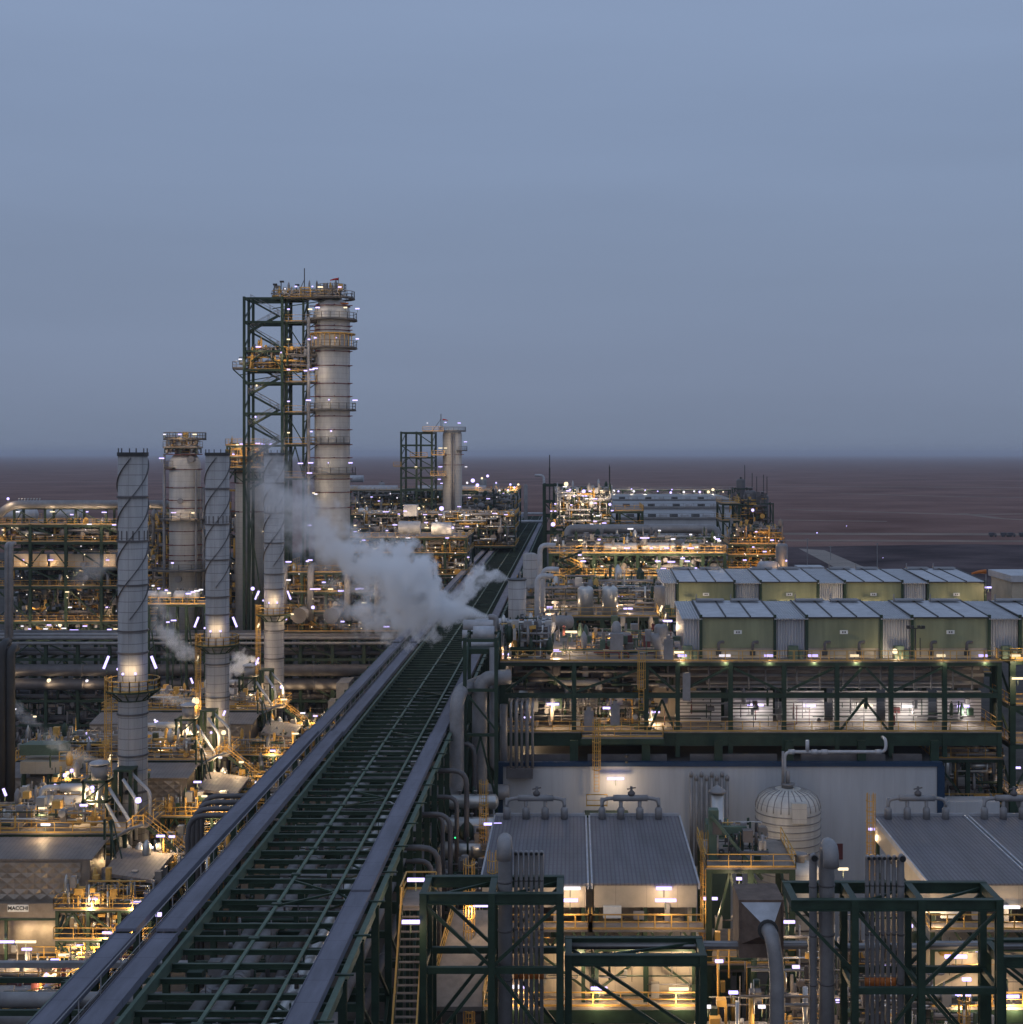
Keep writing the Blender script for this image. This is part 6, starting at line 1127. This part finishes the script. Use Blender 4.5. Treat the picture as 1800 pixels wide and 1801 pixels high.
# ================================================================== steam
def steam(label, pts, Y, dens=.5, gain=1.8, nscale=.22, seed=0, fade=None, thick=1.0):
    """pts: (px, py, radius px), px running one way; a plume of water vapour, densest along that line"""
    w3 = [(P(a, b_, Y), r*Y/F) for a, b_, r in pts]; x0, x1 = w3[0][0].x, w3[-1][0].x
    zs = [p.z for p, r in w3]; rs = [r for p, r in w3]; z0, z1 = min(zs), max(zs)+1e-3; rm = max(rs)
    b = MB(); lo = min(p.x-r*1.25 for p, r in w3); hi = max(p.x+r*1.25 for p, r in w3); hi = max(hi, max(x0, x1)+.1)
    b.box(lo, Y-rm*1.2, min(z-r*1.35 for z, r in zip(zs, rs)), hi, Y+rm*1.2, max(z+r*1.35 for z, r in zip(zs, rs)))
    m = bpy.data.materials.new('water vapour'); m.use_nodes = True; n = m.node_tree.nodes; l = m.node_tree.links; n.clear()
    o = n.new('ShaderNodeOutputMaterial'); v = n.new('ShaderNodeVolumePrincipled'); v.inputs['Color'].default_value = (.985, .99, .995, 1); v.inputs['Anisotropy'].default_value = 0
    l.new(v.outputs[0], o.inputs['Volume'])
    geo = n.new('ShaderNodeNewGeometry'); sp = n.new('ShaderNodeSeparateXYZ')
    no = n.new('ShaderNodeTexNoise'); no.inputs['Scale'].default_value = nscale*.55; no.inputs['Detail'].default_value = 2
    wob = n.new('ShaderNodeVectorMath'); wob.operation = 'ADD'; wob.inputs[1].default_value = (seed*13.1, seed*7.7, 0); l.new(geo.outputs['Position'], wob.inputs[0]); l.new(wob.outputs[0], no.inputs['Vector'])
    ce = n.new('ShaderNodeVectorMath'); ce.operation = 'SUBTRACT'; ce.inputs[1].default_value = (.5, .5, .5); l.new(no.outputs['Color'], ce.inputs[0])
    sc_ = n.new('ShaderNodeVectorMath'); sc_.operation = 'SCALE'; sc_.inputs['Scale'].default_value = rm*1.1; l.new(ce.outputs[0], sc_.inputs[0])
    ad = n.new('ShaderNodeVectorMath'); ad.operation = 'ADD'; l.new(geo.outputs['Position'], ad.inputs[0]); l.new(sc_.outputs[0], ad.inputs[1])
    sp0 = n.new('ShaderNodeSeparateXYZ'); l.new(geo.outputs['Position'], sp0.inputs[0])
    u0 = math_node(n, l, 'DIVIDE', math_node(n, l, 'SUBTRACT', sp0.outputs[0], x0), x1-x0)
    # less wobble near the mouth
    cl = n.new('ShaderNodeClamp'); l.new(math_node(n, l, 'MULTIPLY', u0, 2.2), cl.inputs[0])
    mxv = n.new('ShaderNodeMix'); mxv.data_type = 'VECTOR'; l.new(cl.outputs[0], mxv.inputs[0]); l.new(geo.outputs['Position'], mxv.inputs[4]); l.new(ad.outputs[0], mxv.inputs[5]); l.new(mxv.outputs[1], sp.inputs[0])
    u = math_node(n, l, 'DIVIDE', math_node(n, l, 'SUBTRACT', sp.outputs[0], x0), x1-x0)
    def curve(vals):
        fc = n.new('ShaderNodeFloatCurve'); c = fc.mapping.curves[0]
        us = [(p.x-x0)/(x1-x0) for p, r in w3]
        c.points[0].location = (0, vals[0]); c.points[1].location = (1, vals[-1])
        for uu, vv in list(zip(us, vals))[1:-1]: c.points.new(uu, vv)
        fc.mapping.update(); l.new(u, fc.inputs['Value']); return fc.outputs[0]
    cz = math_node(n, l, 'ADD', math_node(n, l, 'MULTIPLY', curve([(z-z0)/(z1-z0) for z in zs]), z1-z0), z0)
    rr = math_node(n, l, 'ADD', math_node(n, l, 'MULTIPLY', curve([r/rm for r in rs]), rm), .02)
    dz = math_node(n, l, 'SUBTRACT', sp.outputs[2], cz); dy = math_node(n, l, 'DIVIDE', math_node(n, l, 'SUBTRACT', sp.outputs[1], Y), thick)
    d = math_node(n, l, 'DIVIDE', math_node(n, l, 'SQRT', math_node(n, l, 'ADD', math_node(n, l, 'MULTIPLY', dz, dz), math_node(n, l, 'MULTIPLY', dy, dy))), rr)
    n2 = n.new('ShaderNodeTexNoise'); n2.inputs['Scale'].default_value = nscale*2; n2.inputs['Detail'].default_value = 6; n2.inputs['Roughness'].default_value = .62; l.new(wob.outputs[0], n2.inputs['Vector'])
    nm = n.new('ShaderNodeClamp'); nm.inputs['Min'].default_value = .12; l.new(math_node(n, l, 'MULTIPLY', u0, 4.0), nm.inputs[0])
    q_ = math_node(n, l, 'MULTIPLY', math_node(n, l, 'MULTIPLY', math_node(n, l, 'SUBTRACT', n2.outputs[0], .5), 3.4), nm.outputs[0])
    e = math_node(n, l, 'ADD', math_node(n, l, 'SUBTRACT', .72, d), q_)
    c1_ = n.new('ShaderNodeClamp'); l.new(math_node(n, l, 'MULTIPLY', e, gain), c1_.inputs[0])
    # ends fade out, and nothing before the mouth
    en = n.new('ShaderNodeClamp'); l.new(math_node(n, l, 'MULTIPLY', math_node(n, l, 'SUBTRACT', 1.0, u0), 2.5), en.inputs[0])
    st = n.new('ShaderNodeClamp'); l.new(math_node(n, l, 'MULTIPLY', u0, 40), st.inputs[0])
    out_d = math_node(n, l, 'MULTIPLY', math_node(n, l, 'MULTIPLY', c1_.outputs[0], en.outputs[0]), st.outputs[0])
    if fade: fcv = curve(fade); out_d = math_node(n, l, 'MULTIPLY', out_d, fcv)
    l.new(math_node(n, l, 'MULTIPLY', out_d, dens), v.inputs['Density'])
    me = bpy.data.meshes.new('steam_plume'); cx = sum(p[0] for p in b.v)/8
    me.from_pydata(b.v, [], b.f); me.materials.append(m); ob = bpy.data.objects.new('steam_plume', me); COL.objects.link(ob); kind(ob, 'stuff', label)
steam('large white steam plume drifting left over the long rack', [(866, 1086, 5), (835, 1083, 17), (800, 1076, 32), (765, 1052, 68), (720, 1034, 92), (680, 1014, 96), (640, 990, 92), (590, 955, 88), (550, 922, 84), (505, 880, 88), (440, 822, 86)], 156, 6.0, 1.25, .26, 1, [1, 1, 1, .9, .7, .42, .28, .2, .15, .10, .06], .8)
steam('wispy lower part of the steam drifting below the large plume', [(770, 1085, 20), (720, 1090, 34), (670, 1088, 46), (610, 1078, 44), (550, 1070, 30)], 160, 1.6, 1.5, .3, 2, [.3, .8, .8, .5, .2], .6)
steam('tall thin steam veil rising in front of the stair tower foot', [(545, 905, 60), (520, 890, 75), (490, 870, 90), (460, 850, 95), (430, 850, 70)], 170, .50, 1.2, .24, 11, [.3, .7, 1, 1, .7], .4)
steam('small steam wisp rising from the upright grey drum', [(898, 1020, 4), (875, 1012, 14), (850, 1008, 22), (825, 1030, 30), (800, 1050, 26), (785, 1045, 14)], 158, 2.0, 1.7, .45, 3)
steam('small steam cloud right of the second chimney stack', [(458, 1168, 4), (440, 1160, 14), (420, 1165, 24), (402, 1180, 22), (392, 1180, 12)], 226, 2.0, 1.7, .4, 4)
steam('pale steam cloud left of the second chimney stack', [(350, 1160, 10), (330, 1145, 26), (300, 1125, 34), (280, 1105, 34), (262, 1090, 20)], 200, .7, 1.5, .35, 5)
steam('faint steam drifting in front of the big left module', [(208, 985, 24), (180, 995, 30), (150, 1010, 38), (120, 1030, 22)], 270, .16, 1.4, .2, 6)
steam('faint steam near the far left edge beside the fan units', [(75, 1275, 8), (55, 1265, 14), (35, 1250, 20), (10, 1225, 24)], 178, .4, 1.6, .5, 9)
steam('thin steam veil between the first and second chimney stacks', [(305, 1090, 14), (290, 1070, 24), (275, 1060, 28), (262, 1075, 22)], 210, .35, 1.4, .35, 12)
steam('thin steam from the nearest vent silencer', [(185, 1338, 8), (160, 1335, 12), (135, 1328, 14), (100, 1305, 18), (60, 1280, 14)], 152, .5, 1.6, .6, 7)
steam('thin steam from the middle vent silencer', [(350, 1238, 8), (325, 1236, 14), (295, 1225, 18), (265, 1215, 12)], 188, .45, 1.6, .5, 8)
# ================================================================== air
b = MB(); b.box(-30000, -400, -1.5, 30000, 80000, 96)
m = bpy.data.materials.new('evening haze'); m.use_nodes = True; n = m.node_tree.nodes; n.clear(); o = n.new('ShaderNodeOutputMaterial'); v = n.new('ShaderNodeVolumePrincipled')
v.inputs['Color'].default_value = (.80, .86, .95, 1); v.inputs['Density'].default_value = .00008; v.inputs['Anisotropy'].default_value = 0; m.node_tree.links.new(v.outputs[0], o.inputs['Volume'])
HAZE = True
if HAZE:
    me = bpy.data.meshes.new('haze'); me.from_pydata(b.v, [], b.f); me.materials.append(m); ob = bpy.data.objects.new('haze', me); COL.objects.link(ob); kind(ob, 'stuff')
print('LAMPS', NL, 'OBJECTS', len(bpy.data.objects))
